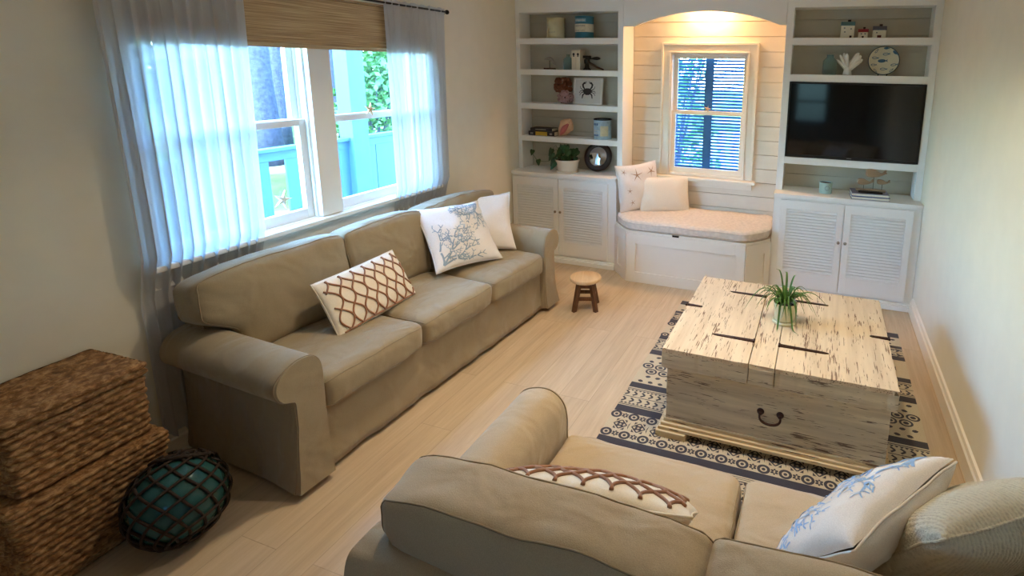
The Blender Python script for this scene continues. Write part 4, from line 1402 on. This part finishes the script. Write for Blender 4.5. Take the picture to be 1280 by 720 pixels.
def stroke(pts, w):
    L = []; R = []
    n = len(pts)
    for i, p in enumerate(pts):
        a = Vector(pts[max(0, i-1)]); q = Vector(pts[min(n-1, i+1)]); d = (q-a).normalized(); nn = Vector((-d.y, d.x))
        ww = w*(1-.5*i/(n-1)) if not isinstance(w, list) else w[i]
        L.append((c0.x+(p[0]+nn.x*ww)*1.3, Y, c0.y+(p[1]+nn.y*ww)*1.3)); R.append((c0.x+(p[0]-nn.x*ww)*1.3, Y, c0.y+(p[1]-nn.y*ww)*1.3))
    mb.add(L+R, [(i, i+1, n+i+1, n+i) for i in range(n-1)])
body = [(.036, .004), (.024, .018), (.010, .022), (-.010, .022), (-.024, .018), (-.036, .004), (-.026, -.012), (-.012, -.024), (.012, -.024), (.026, -.012)]
mb.add([(c0.x+x*1.3, Y, c0.y+z*1.3) for x, z in body], [tuple(range(10))])
for s in (1, -1):
    stroke([(s*.018, .012), (s*.032, .030), (s*.036, .046), (s*.026, .060), (s*.006, .066)], [.004, .006, .007, .005, .001])
    stroke([(s*.034, .048), (s*.022, .055), (s*.010, .056)], [.003, .003, .001])
    stroke([(s*.030, .008), (s*.050, .020), (s*.056, .036)], .003)
    stroke([(s*.034, .002), (s*.052, .004), (s*.062, -.012)], .003)
    stroke([(s*.030, -.006), (s*.048, -.010), (s*.058, -.028)], .003)
    stroke([(s*.022, -.014), (s*.034, -.024), (s*.038, -.048)], [.004, .005, .003])
mb.build('crab_drawing', M['crabink'], t)

# books with yellow label, conch, sky-blue tin
M['bookdark'] = simple('dark_navy_book_cloth', (34, 32, 42), .6, var=.12)
M['yellow'] = simple('yellow_label', (204, 164, 54), .6, var=.06)
M['spinepale'] = simple('pale_spine_print', (150, 146, 140), .6, var=.2)
def flat_book(label, x, y, z, L, dp, th, cover, mark=None, rz=0, edge='front', cat_name='book'):
    """lying book, spine towards the viewer (-y)"""
    t = thing(cat_name, label, 'book', (x, y, z), (0, 0, rz)); c = .0025
    mb = MB().box(-L/2, L/2, 0, dp, 0, c).box(-L/2, L/2, 0, dp, th-c, th)
    if edge == 'spine': mb.box(-L/2, L/2, 0, c, c, th-c)
    mb.build('cover', cover, t, bevel=.0008)
    MB().box(-L/2+.004, L/2-.004, c if edge == 'spine' else .003, dp-.003, c, th-c).build('pages', M['paper'], t)
    if mark:
        for (m2, a, b_, q0, q1) in mark:
            MB().add([(a, -.0006, th*q0), (b_, -.0006, th*q0), (b_, -.0006, th*q1), (a, -.0006, th*q1)], [(0, 1, 2, 3)]).build('spine_label', m2, t)
    return t
flat_book('dark lying book with a yellow spine label on the fourth left shelf', .222, .035, 1.128+g, .268, .13, .040, M['bookdark'], [(M['yellow'], -.060, .060, .06, .92), (M['spinepale'], -.115, -.085, .3, .7), (M['spinepale'], .085, .112, .3, .7)], edge='spine')
flat_book('dark book lying on top of the book with the yellow label', .215, .045, 1.1695+g, .225, .11, .028, M['bookdark'], [(M['spinepale'], -.06, .05, .4, .65)], edge='spine')
M['conch_out'] = simple('conch_shell_outside', (226, 180, 138), .6, var=.15, scale=20, bump=.3, bscale=40)
M['conch_in'] = simple('pink_conch_lip', (206, 112, 104), .35, var=.15, scale=14)
t = thing('conch_shell', 'pink lipped conch shell leaning beside the stacked dark books', 'shell', (.43, .10, 1.128+g), (0, 0, 0))
Mc = Matrix.Translation((0, 0, .082)) @ Matrix.Rotation(D(38), 4, 'Y')
mb = MB()
rings = [(-.100, .006), (-.085, .022), (-.066, .040), (-.046, .052), (-.02, .058), (.01, .056), (.04, .046), (.066, .030), (.088, .016), (.105, .005)]
def cf(u, v):
    k = v*(len(rings)-1); i = min(int(k), len(rings)-2); f = k-i
    z = rings[i][0]*(1-f)+rings[i+1][0]*f; r = rings[i][1]*(1-f)+rings[i+1][1]*f
    a = 2*pi*u
    r *= 1+.10*math.copysign(abs(sin(a*1.5+z*30))**2, 1)+.25*max(0, cos(a))**3
    if v < .45: r *= 1+.16*max(0, cos(a*4+z*20))**3
    p = Mc @ Vector((r*cos(a)*.95, r*sin(a)*.62, -z)); return tuple(p)
mb.grid(cf, 40, 30, cu=True)
mb.build('shell', M['conch_out'], t, smooth=True)
mb = MB()
def lip(u, v):
    a = (v-.5)*2; zz = -.062+.135*u; ww = .030*sin(pi*(.08+.86*u))
    p = Mc @ Vector((.018+ww*a*.9, -.046-.010*(1-a*a)*1.2+.018*abs(2*u-1)**2, -zz)); return tuple(p)
mb.grid(lip, 14, 9)
mb.build('lip', M['conch_in'], t, smooth=True)
t = lathe_thing('tin_can', 'faded sky blue open tin on the fourth left shelf', 'tin', (.812, .088, 1.128+g), [
    ('body', [(.0005, 0), (.078, 0), (.081, .003), (.081, .008), (.079, .011), (.079, .160), (.082, .163), (.082, .170), (.077, .170), (.076, .012), (.0005, .012)], M['can_sky']),
    ('rim', [(.0775, .1702), (.0825, .1702), (.0828, .178), (.079, .180), (.0775, .178)], M['tvframe'])])
M['can_yellow'] = simple('pale_yellow_tin_print', (206, 202, 168), .5, var=.08, scale=30)
mb = MB(); 
mb.add([(.0796*cos(a), .0796*sin(a), z) for z in (.03, .12) for a in [(-1.45+.95*i/10) for i in range(11)]], [(i, i+1, 12+i, 11+i) for i in range(10)])
mb.build('label', M['can_yellow'], t)
band_words(t, .0797, [(.125, .022), (.03, .016)], M['navyink'], -2.5, -1.7)
band_words(t, .0797, [(.075, .010), (.055, .008)], M['can_label'], -2.5, -1.6)

# pothos in white pot and round mirror
t = thing('trailing_plant', 'trailing green heart leaved plant in a white pot on the left countertop', 'plant', (.503, .0, .818+g))
MB().lathe([(.0005, 0), (.098, 0), (.104, .006), (.104, .016), (.098, .018), (.09, .010), (.0005, .010)], (0, 0, 0), 32).build('saucer', M['glazed_white'], t, auto=40)
MB().lathe([(.0005, .0105), (.086, .0105), (.092, .02), (.104, .095), (.112, .108), (.112, .116), (.106, .117), (.098, .10), (.0005, .10)], (0, 0, 0), 32).build('pot', M['glazed_white'], t, auto=40)
MB().lathe([(.0005, .106), (.099, .104), (.1, .1005), (.0005, .1005)], (0, 0, 0), 20).build('soil', M['soil'], t)
mb = MB(); vb = MB(); rnd = random.Random(21)
def heart(p, n, up, s):
    n = Vector(n).normalized(); up = (Vector(up)-n*n.dot(Vector(up))).normalized(); sd = up.cross(n)
    out = [(0, .30), (.22, .42), (.45, .34), (.52, .10), (.42, -.22), (.2, -.62), (0, -.95), (-.2, -.62), (-.42, -.22), (-.52, .10), (-.45, .34), (-.22, .42)]
    vs = [Vector(p)+n*.006*s*9]+[Vector(p)+sd*x*s+up*y*s+n*(abs(x)*-.25*s) for x, y in out]
    m = len(out)
    mb.add(vs, [(0, 1+i, 1+(i+1) % m) for i in range(m)])
for k in range(26):
    a = rnd.uniform(0, 2*pi); r = rnd.uniform(.02, .115); h = rnd.uniform(.13, .235)-r*.3
    p = (r*cos(a)-.015, r*sin(a)*.7+.0, h)
    heart(p, (cos(a)*.5+rnd.uniform(-.3, .3), -.9+rnd.uniform(-.2, .4), rnd.uniform(.1, .7)), (rnd.uniform(-.5, .5), 0, 1), rnd.uniform(.045, .068))
    vb.tube([(0, 0, .10), (r*.5*cos(a), r*.4*sin(a), h*.75), p], .002, 5)
for p, s in (((-.11, -.06, .115), .075), ((-.135, -.05, .155), .07), ((-.10, -.08, .08), .07), ((-.15, -.03, .19), .06)):
    heart(p, (-.2, -.9, .3), (.3, 0, 1), s); vb.tube([(-.03, 0, .11), (p[0]*.7, p[1]*.7, p[2]+.05), p], .002, 5)
vine = [(-.06, 0, .13), (-.14, -.03, .10), (-.20, -.04, .085), (-.26, -.04, .085), (-.31, -.02, .10), (-.355, .0, .14)]
vb.tube(vine, .0022, 5)
heart((-.275, -.045, .085), (0, -.9, .3), (-.3, 0, 1), .05); heart((-.36, .0, .165), (0.2, -.9, .2), (.2, 0, 1), .045)
mb.build('foliage', M['leaf_dark'], t, smooth=False); vb.build('vines', M['vine'], t, smooth=True)
M['mirrorglass'] = simple('mirror_glass', (214, 218, 220), .02, 1., var=0)
M['mirrorframe'] = simple('dark_brown_mirror_frame', (54, 42, 34), .45, .2, var=.2, scale=20)
t = thing('round_mirror', 'round mirror with a wide dark frame leaning at the back of the left countertop', 'mirror', (.742, .104, .818+.0015), (D(-17), 0, 0))
Mr = Matrix.Translation((0, 0, .138)) @ Matrix.Rotation(pi/2, 4, 'X')
prof = [(.088, .004), (.090, .010), (.105, .016), (.122, .014), (.134, .006), (.1375, -.004), (.134, -.010), (.088, -.010)]
vs = []; fs = []; n = 48; k = len(prof)
for i in range(n):
    a = 2*pi*i/n
    for r, z in prof: vs.append(tuple(Mr @ Vector((r*cos(a), r*sin(a), z))))
for i in range(n):
    for j in range(k): fs.append((i*k+j, ((i+1) % n)*k+j, ((i+1) % n)*k+(j+1) % k, i*k+(j+1) % k))
MB().add(vs, fs).build('frame', M['mirrorframe'], t, smooth=True)
# slightly domed glass
MB().lathe([(.0005, .016), (.03, .015), (.06, .0115), (.0885, .005), (.0885, -.006), (.0005, -.006)], (0, 0, 0), 40, Mr).build('glass', M['mirrorglass'], t, auto=30)

# ------------------------------------------------------------------ things on the right bookcase
M['house_cream'] = simple('cream_ceramic', (222, 214, 190), .4, var=.05)
M['roof_teal'] = simple('teal_ceramic_roof', (96, 140, 150), .4, var=.1)
M['roof_red'] = simple('red_ceramic_roof', (142, 36, 48), .4, var=.1)
M['roof_grey'] = simple('slate_ceramic_roof', (92, 94, 110), .4, var=.1)
M['doorbrown'] = simple('maroon_ceramic_door', (86, 34, 40), .4, var=.1)
M['doorblack'] = simple('black_ceramic_door', (44, 34, 40), .4, var=.1)
def house(label, x, w, hw, hr, roof, door, wins, dx, dw, dh):
    d = w*.62
    t = thing('ceramic_house', label, 'figurine', (x, .06, 2.002+g), (0, 0, 0))
    MB().box(-w/2, w/2, 0, d, 0, hw).build('walls', M['house_cream'], t, bevel=.002)
    mb = MB(); e = .004
    pr_ = [(-e, hw+.0005), (d+e, hw+.0005), (d*.62, hw+hr), (d*.38, hw+hr)]
    Mh = Matrix(((0, 0, 1, 0), (1, 0, 0, 0), (0, 1, 0, 0), (0, 0, 0, 1)))
    mb.prism(pr_, -w/2-e*.4, w/2+e*1.0, Mh); mb.build('roof', roof, t, bevel=.0015)
    MB().box(-w*.02, w*.22, d*.36, d*.64, hw+hr+.0002, hw+hr+.014).build('chimney', M['doorblack'], t, bevel=.001)
    MB().box(dx-dw/2, dx+dw/2, -.0015, .001, 0.0005, dh).build('door', door, t)
    for wx, wz in wins:
        MB().box(wx-.005, wx+.005, -.0012, .001, wz-.004, wz+.004).build('window', M['printink'], t)
house('tall ceramic house with a teal roof on the top right shelf', 2.795, .094, .090, .030, M['roof_teal'], M['doorblack'], [(-.022, .072), (.024, .066), (-.018, .044)], .024, .016, .018)
house('smallest ceramic house, with a red roof, on the top right shelf', 2.905, .066, .042, .024, M['roof_red'], M['doorblack'], [(-.012, .030), (.014, .030)], -.001, .014, .014)
house('ceramic house with a slate grey roof on the top right shelf', 3.016, .090, .056, .030, M['roof_grey'], M['doorbrown'], [(-.018, .038)], .0, .028, .020)
jar('glass_jar', 'teal glass jar with a short neck on the right shelf beside the white coral', (2.690, .095, 1.730+g), .052, .150, .026)
M['coralwhite'] = simple('white_coral', (236, 232, 222), .7, var=.04, bump=.4, bscale=90)
t = thing('white_coral', 'white finger coral between the teal jar and the fish plate', 'coral', (2.82, .10, 1.730+g))
mb = MB()
def finger(p0, p1, p2, r0, r1):
    pts = []; rs = []
    for i in range(10):
        q = i/9; a = Vector(p0).lerp(Vector(p1), q); b = Vector(p1).lerp(Vector(p2), q); pts.append(a.lerp(b, q)); rs.append((r0+(r1-r0)*q)*(1 if q < .85 else sqrt(max(.05, 1-((q-.85)/.16)**2))))
    mb.tube(pts, rs, 10)
mb.tube([(0, 0, 0), (0, 0, .03), (0, 0, .06)], [.034, .028, .022], 12)
for (x, z, r, yy) in ((-.062, .150, .011, 0), (-.035, .165, .012, .01), (-.015, .160, .012, -.01), (-.085, .115, .009, 0), (.025, .115, .012, .012), (.070, .165, .017, 0), (.088, .145, .017, -.006), (.100, .118, .016, .004), (.060, .150, .015, .012), (.085, .100, .013, -.01)):
    finger((0, 0, .025), (x*.35, yy, z*.6), (x, yy*1.5, z), .015, r)
mb.build('branches', M['coralwhite'], t, smooth=True)
# fish plate
M['plate'] = simple('glazed_plate', (214, 206, 178), .18, var=.08, scale=9)
M['platerim'] = simple('blue_grey_plate_rim', (90, 104, 112), .25, var=.15)
M['fishblue'] = simple('blue_fish_glaze', (74, 110, 136), .25, var=.2, scale=60)
t = thing('fish_plate', 'round plate painted with blue fish standing on the right shelf', 'plate', (3.070, .115, 1.730+g), (D(-14), 0, 0))
Mp = Matrix.Translation((0, 0, .112)) @ Matrix.Rotation(pi/2, 4, 'X')
MB().lathe([(.0005, .0), (.070, .0), (.080, .004), (.106, .014), (.106, .010), (.080, -.003), (.070, -.008), (.0005, -.008)], (0, 0, 0), 48, Mp).build('dish', M['plate'], t, auto=40)
MB().lathe([(.104, .0150), (.1085, .0165), (.1105, .013), (.1085, .0095), (.104, .0105), (.104, .0150)], (0, 0, 0), 48, Mp, False).build('rim', M['platerim'], t, smooth=True)
mb = MB()
def fish(x, z, L, a, filled):
    r = sqrt(x*x+z*z); hgt = .0008 if r < .07 else .001+.014*min(1, (r-.07)/.036)
    def P_(u, v):
        X = x+u*cos(a)-v*sin(a); Z = z+u*sin(a)+v*cos(a); rr = sqrt(X*X+Z*Z)
        hh = .0008+(0 if rr < .068 else (rr-.068)*.38)
        return (X, -hh-.0004, .112+Z)
    n = 14; o = []; i_ = []
    for k in range(n):
        th = 2*pi*k/n; o.append(P_(L*.5*cos(th), L*.24*sin(th))); i_.append(P_(L*.36*cos(th), L*.13*sin(th)))
    if filled: mb.add(o, [tuple(range(n))])
    else: mb.add(o+i_, [(k, (k+1) % n, n+(k+1) % n, n+k) for k in range(n)])
    mb.add([P_(L*.42, 0), P_(L*.75, L*.2), P_(L*.66, 0), P_(L*.75, -L*.2)], [(0, 1, 2, 3)])
fish(-.012, .0, .056, .05, True)
for k, (x, z, L, a) in enumerate(((.012, .052, .042, .1), (-.062, .022, .040, 0), (-.07, -.032, .036, .1), (.0, -.062, .042, 0), (.07, -.030, .040, .1), (.075, .062, .040, -.7), (-.055, .070, .030, .9), (.012, .094, .034, 0), (-.055, -.075, .030, -.9), (.055, -.075, .030, .8))):
    fish(x, z, L, a, k in (5, 7))
absorb(child(t, 'dish'), mb.build('fish_drawing', M['fishblue'], t))
MB().tube([(-.03, -.016, .004), (-.03, .02, .002), (-.03, .055, .06), (-.03, .058, .1)], .003, 6).tube([(.03, -.016, .004), (.03, .02, .002), (.03, .055, .06), (.03, .058, .1)], .003, 6).build('stand', M['blackmetal'], t, smooth=True)

# television
t = thing('television', 'black flat screen television filling the right bookcase bay', 'television', (2.885, .02, 1.0915))
O = (2.885, .02, 1.0915)
x0, x1, z0, z1, yf = 2.4085, 3.3615, 1.0925, 1.6740, -.006
mb = MB(O).box(x0, x1, yf+.006, .035, z0, z1).box(2.6, 3.17, .035, .075, 1.16, 1.55)
mb.build('case', M['tvframe'], t, bevel=.004)
b = .014
mb = MB(O).box(x0, x0+b, yf, yf+.006, z0, z1).box(x1-b, x1, yf, yf+.006, z0, z1).box(x0+b, x1-b, yf, yf+.006, z1-b, z1).box(x0+b, x1-b, yf, yf+.006, z0, z0+.022)
mb.build('bezel', M['tvframe'], t, bevel=.0015)
MB(O).box(x0+b, x1-b, yf+.0035, yf+.006, z0+.022, z1-b).build('screen', M['screen'], t)
M['logogrey'] = simple('grey_logo_print', (150, 150, 154), .5)
mb = MB(O)
for k in range(5): mb.box(2.868+k*.007, 2.8725+k*.007, yf-.0006, yf, z0+.009, z0+.014)
mb.build('logo', M['logogrey'], t)

# counter: candle tin, books, remote, whales
M['tealtin'] = simple('pale_teal_tin', (176, 206, 200), .4, var=.06)
M['wax'] = simple('brown_candle_wax', (74, 44, 34), .5, var=.2)
t = lathe_thing('candle_tin', 'small pale teal candle tin on the right countertop', 'candle', (2.735, .02, .818+g), [
    ('tin', [(.0005, 0), (.046, 0), (.048, .002), (.048, .080), (.049, .082), (.049, .086), (.046, .086), (.046, .070), (.0005, .070)], M['tealtin']),
    ('wax', [(.0005, .0795), (.044, .0795), (.0455, .078), (.0455, .0705), (.0005, .0705)], M['wax'])])
band = [(-1.35+.85*cos(a)*.4, .045+.016*sin(a)) for a in [2*pi*k/24 for k in range(24)]]
MB().tube([(.0484*cos(a), .0484*sin(a), z) for a, z in band], .0012, 5, closed=True).build('label', M['printink'], t)
M['navycover'] = simple('navy_book_cover', (52, 62, 110), .5, var=.1)
M['greycover'] = simple('lavender_grey_book_cover', (128, 124, 140), .5, var=.08)
flat_book('navy bound book lying lowest of the stack on the right countertop', 3.055, -.118, .818+g, .268, .20, .022, M['navycover'], None, D(3))
flat_book('lavender grey topped book lying on the navy book under the whales', 3.052, -.116, .842+g, .262, .195, .021, M['greycover'], [(M['navyink'], -.13, .13, .0, .16)], D(3))
t = thing('remote_control', 'black remote control lying on the front of the stacked books', 'remote', (3.052, -.078, .8645+g), (0, 0, D(-4)))
MB().box(-.085, .085, -.019, .019, 0, .014).build('body', M['tvframe'], t, bevel=.005, seg=3)
mb = MB()
for i in range(9):
    for j in range(3): mb.box(-.07+i*.015, -.062+i*.015, -.012+j*.009, -.006+j*.009, .014, .0155)
mb.build('button_pad', simple('remote_button_rubber', (52, 52, 54), .6), t)
t = thing('whale_sculpture', 'three driftwood whales on thin rods standing on the stacked books', 'sculpture', (3.058, .0, .8645+g), (0, 0, D(2)))
MB().box(-.105, .105, -.022, .022, 0, .014).build('base', M['driftwood'], t, bevel=.003)
def whale(x, y, z, L):
    out = [(-.50, .05), (-.46, .15), (-.36, .20), (-.2, .21), (-.02, .16), (.14, .07), (.28, -.0), (.38, .03), (.46, .14), (.52, .20), (.50, .08), (.56, .0), (.46, -.03), (.34, -.10), (.16, -.18), (-.1, -.23), (-.36, -.22), (-.48, -.14)]
    mb = MB()
    n = len(out)
    for s, k in ((-.010, .92), (-.006, 1), (.006, 1), (.010, .92)): pass
    vs = []
    for yy, k in ((-.010, .90), (-.006, 1.), (.006, 1.), (.010, .90)):
        vs += [(x+(px*k)*L, y+yy, z+pz*k*L) for px, pz in out]
    fs = [tuple(range(n)), tuple(reversed(range(3*n, 4*n)))]
    for r_ in range(3): fs += [(r_*n+i, (r_+1)*n+i, (r_+1)*n+(i+1) % n, r_*n+(i+1) % n) for i in range(n)]
    mb.add(vs, fs).build('whale', M['driftwood'], t)
    MB().tube([(x-.06*L, y, .0145), (x-.06*L, y, z-.2*L)], .0018, 6).build('rod', M['blackmetal'], t, smooth=True)
whale(.025, .004, .140, .145); whale(-.045, -.006, .072, .115); whale(.082, -.006, .078, .090)

# ------------------------------------------------------------------ outside
M['porchwhite'] = simple('porch_white_in_blue_shade', (54, 94, 118), .6, var=.03)  # white boards; blue shade and a dimmer tone put into the colour
M['porchfloor'] = simple('porch_boards', (150, 146, 138), .7, var=.1)
M['shutterblue'] = simple('slate_blue_shutter', (64, 108, 150), .6, var=.05)
M['bark'] = simple('pine_bark', (56, 56, 70), .95, var=.35, scale=14, bump=.8, bscale=30)  # bluish dark of the shaded trunks put into the bark colour
M['grass_leaf'] = simple('tree_leaves', (50, 92, 38), .6, var=.45, scale=2.5)
M['leaf_far'] = simple('far_tree_leaves', (48, 88, 40), .6, var=.4, scale=1.5)
def lawn():
    tt = NT('lawn'); v = tt.coords((1, 1, 1)); f = tt.noise(v, .35, 4, .6); f2 = tt.noise(v, 20, 3)
    col = tt.ramp(f, [(.42, lin((44, 80, 24))), (.52, lin((70, 100, 34))), (.58, lin((128, 108, 92))), (.7, lin((104, 86, 74)))])
    tt.set(tt.mix(.3, col, tt.ramp(f2, [(.3, lin((70, 110, 36))), (.7, lin((110, 130, 60)))])), .95, 0, .1); return tt.m
struct(MB().grid(lambda u, v: (-60+59.86*u, -30+80*v, -.5+.15*noise.noise(Vector((u*6, v*6, 0)))*(1-u)), 60, 60), 'ground_outside', lawn())
struct(MB().grid(lambda u, v: (-1+45*u, .6+45*v, -.5), 10, 10), 'ground_behind', simple('pale_drive', (120, 128, 136), .9))
mb = MB()
for i in range(18): mb.box(-2.05+i*.105, -1.95+i*.105, -6, 3.2, -.14, -.10)
struct(mb, 'porch_deck', M['porchfloor'])
def railing():
    t = thing('porch_railing', 'white board panel porch railing with blue shade in its colour outside the double window', 'railing', (-1.9, -1, -.1)); O = (-1.9, -1, -.1)
    mb = MB(O); y = -5.5
    k = 0
    while y < 3:
        w = .30
        if k % 4 != 3 or y > -.2: mb.box(-1.91, -1.89, y, y+w-.012, .0, .93)
        else: mb.box(-1.91, -1.89, y+.15, y+w-.012, .0, .93)
        y += w; k += 1
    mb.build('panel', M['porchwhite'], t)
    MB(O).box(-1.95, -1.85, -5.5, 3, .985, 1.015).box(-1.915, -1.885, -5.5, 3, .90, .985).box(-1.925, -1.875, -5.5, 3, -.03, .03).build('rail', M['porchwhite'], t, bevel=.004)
railing()
for y, lb in ((-.06, 'pale square porch column outside the right hand sash'), (-4.2, 'pale square porch column outside beyond the left curtain')):
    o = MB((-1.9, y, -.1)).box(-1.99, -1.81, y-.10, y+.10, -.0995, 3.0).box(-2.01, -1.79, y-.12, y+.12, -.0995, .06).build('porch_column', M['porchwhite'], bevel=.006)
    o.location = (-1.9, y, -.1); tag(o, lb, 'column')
def trunk(x, y, r, h, label, lean=0):
    t = thing('pine_tree', label, 'tree', (x, y, -.5))
    n = 12; pts = [(lean*i/n*h*.1, 0, h*i/n) for i in range(n+1)]
    MB().tube(pts, [r*(1.35 if i == 0 else 1.12 if i == 1 else 1-.45*i/n) for i in range(n+1)], 16).build('trunk', M['bark'], t, smooth=True)
    rnd = random.Random(int(abs(x*13+y*7))); mb = MB()
    for k in range(320):
        a = rnd.uniform(0, 6.28); z = rnd.uniform(.55, 1.05)*h; R = rnd.uniform(.1, .62)*(1.15-z/h*.6)
        c = Vector((R*cos(a), R*sin(a), z)); s = rnd.uniform(.10, .24)
        u = Vector((rnd.uniform(-1, 1), rnd.uniform(-1, 1), rnd.uniform(-1, 1))).normalized(); v = u.orthogonal().normalized()
        mb.add([c+u*s, c+v*s*.5, c-u*s, c-v*s*.5], [(0, 1, 2, 3)])
    mb.build('foliage', M['grass_leaf'], t)
trunk(-9, 4.25, .27, 11, 'thick dark pine trunk on the lawn outside the left sash')
trunk(-11, 6.2, .18, 11, 'slimmer pine trunk behind the thick one on the lawn', .3)
trunk(-9.5, 7.05, .26, 12, 'pine trunk seen beside the right curtain through the right sash')
trunk(-12.5, 9.2, .2, 12, 'pine trunk behind the pale porch column')
trunk(-13, 5.1, .2, 12, 'distant pine trunk left of the thick trunk')
def bush(name, x, y, rx, rz, n, m, label, seed, s0=.05):
    t = thing(name, label, 'bush', (x, y, -.5)); rnd = random.Random(seed); mb = MB(); sb = MB()
    for k in range(n):
        a = rnd.uniform(0, 6.28); b = rnd.uniform(-.2, 1.5); r = rnd.uniform(.55, 1)*(1+.25*noise.noise(Vector((a, b*2, seed))))
        c = Vector((rx*r*cos(a)*cos(b), rx*r*sin(a)*cos(b), rz*max(.05, r*sin(b)))); s = rnd.uniform(.6, 1.4)*s0
        u = Vector((rnd.uniform(-1, 1), rnd.uniform(-1, 1), rnd.uniform(-1, 1))).normalized(); v = u.orthogonal().normalized()
        mb.add([c+u*s, c+v*s*.55, c-u*s, c-v*s*.55], [(0, 1, 2, 3)])
    for k in range(9):
        a = k*.7; sb.tube([(0, 0, 0), (rx*.3*cos(a), rx*.3*sin(a), rz*.4), (rx*.6*cos(a), rx*.6*sin(a), rz*.75)], [.03, .02, .008], 6)
    mb.build('foliage', m, t); sb.build('stems', M['bark'], t)
bush('leafy_bush', -7.2, 5.6, 1.0, 2.6, 2600, M['leaf_far'], 'bright green bush beyond the porch column', 3, .075)
bush('leafy_bush', -7.6, 8.9, 1.1, 3.0, 2600, M['leaf_far'], 'tall leafy bush behind the right hand sash', 5, .08)
for k, (x, y, rx, rz) in enumerate(((-34, 14, 4, 6), (-26, 19.5, 3.2, 7), (-20, 23, 3, 6), (-29, 28, 4, 8), (-20, 32, 4, 7), (-30, 5, 4, 6))):
    bush('shade_tree', x, y, rx, rz, 1800, M['grass_leaf'], ['low shade tree far across the lawn', 'broad shade tree far across the lawn behind the house', 'shade tree far across the lawn, between the pines', 'tallest shade tree at the far edge of the lawn', 'shade tree far off beside the right curtain', 'shade tree far off left of the pines'][k], 30+k, .38)
t = thing('far_house', 'pale house far across the lawn between the pine trunks', 'house', (-21, 12.8, -.5)); O = (-21, 12.8, -.5)
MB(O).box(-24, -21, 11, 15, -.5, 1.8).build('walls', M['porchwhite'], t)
MB(O).prism([(10.7, 1.8), (15.3, 1.8), (13, 3.2)], -24.2, -20.8, Matrix(((0, 0, 1, 0), (1, 0, 0, 0), (0, 1, 0, 0), (0, 0, 0, 1)))).build('roof', M['roof_grey'], t)
for y in (11.8, 13.6): MB(O).box(-20.995, -20.97, y, y+.9, .3, 1.2).build('window', M['shutterblue'], t)
# louvered shutter outside the niche window
t = thing('louvered_shutter', 'slate blue louvered shutter outside the niche window with a wide middle stile', 'shutter', (1.70, .47, .80)); O = (1.70, .47, .80)
xa, xb = 1.36, 2.06; ym = .475
MB(O).box(1.648, 1.722, ym-.016, ym+.016, .80, 1.93).box(xa-.05, xa, ym-.016, ym+.016, .80, 1.93).box(xb, xb+.05, ym-.016, ym+.016, .80, 1.93).box(xa, xb, ym-.016, ym+.016, .80, .85).box(xa, xb, ym-.016, ym+.016, 1.90, 1.93).build('frame', M['shutterblue'], t, bevel=.002)
mb = MB(O); n = 36
for i in range(n):
    z = .865+(1.89-.865)*i/(n-1)
    for a, b in ((xa, 1.648), (1.722, xb)):
        Ms = Matrix.Translation(((a+b)/2, ym, z)) @ Matrix.Rotation(D(-40), 4, 'X')
        mb.box(-(b-a)/2, (b-a)/2, -.0125, .0125, -.0032, .0032, Ms)
mb.build('slats', M['shutterblue'], t)
bush('leafy_bush', -.35, 7.2, 1.0, 3.6, 900, M['grass_leaf'], 'green bush outside seen through the niche window shutter', 8, .09)

# ------------------------------------------------------------------ light
wd = bpy.data.worlds.new('world'); SC.world = wd; wd.use_nodes = True
nt = wd.node_tree; bg = nt.nodes['Background']
sky = nt.nodes.new('ShaderNodeTexSky'); sky.sky_type = 'NISHITA'; sky.sun_disc = False
sky.sun_elevation = D(52); sky.sun_rotation = D(180); sky.air_density = 1.0; sky.dust_density = .6; sky.ozone_density = 1.5
tint = nt.nodes.new('ShaderNodeMix'); tint.data_type = 'RGBA'; tint.blend_type = 'MULTIPLY'; tint.inputs[0].default_value = 1
tint.inputs[7].default_value = (.58, .86, 1.0, 1)
nt.links.new(sky.outputs['Color'], tint.inputs[6]); nt.links.new(tint.outputs[2], bg.inputs['Color']); bg.inputs['Strength'].default_value = 4.9
def lamp(name, typ, loc, energy, color, rot=(0, 0, 0), **kw):
    d = bpy.data.lights.new(name, typ); o = bpy.data.objects.new(name, d); COL.objects.link(o)
    o.location = loc
    if typ == 'SUN': o.rotation_euler = Vector((.03, .62, -.78)).to_track_quat('-Z', 'Y').to_euler()
    d.energy = energy; d.color = color
    for k, v in kw.items(): setattr(d, k, v)
    return o
lamp('sun', 'SUN', (0, 0, 12), 3., (1., .95, .86), (D(36), D(16), D(0)), angle=D(.6))
WARM = (1., .82, .58)
for k, (x, y, e) in enumerate(((1.25, -2.2, 7), (2.45, -2.2, 7), (1.75, -1.1, 2))):
    lamp('ceiling_downlight', 'AREA', (x, y, ZC-.012), e, WARM, shape='DISK', size=.16, spread=D(120))
lamp('niche_downlight', 'AREA', (1.72, .16, 2.395), 8, (1., .58, .28), shape='DISK', size=.09, spread=D(150))

# ------------------------------------------------------------------ colour management
vs_ = SC.view_settings
vs_.view_transform = 'Standard'; vs_.look = 'None'; vs_.gamma = 1; vs_.exposure = 0.65; vs_.use_curve_mapping = False
SC.display_settings.display_device = 'sRGB'
SC.cycles.use_denoising = True
SC.cycles.max_bounces = 10; SC.cycles.transparent_max_bounces = 16; SC.cycles.diffuse_bounces = 6
SC.cycles.caustics_reflective = False; SC.cycles.caustics_refractive = False
SC.cycles.sample_clamp_indirect = 6
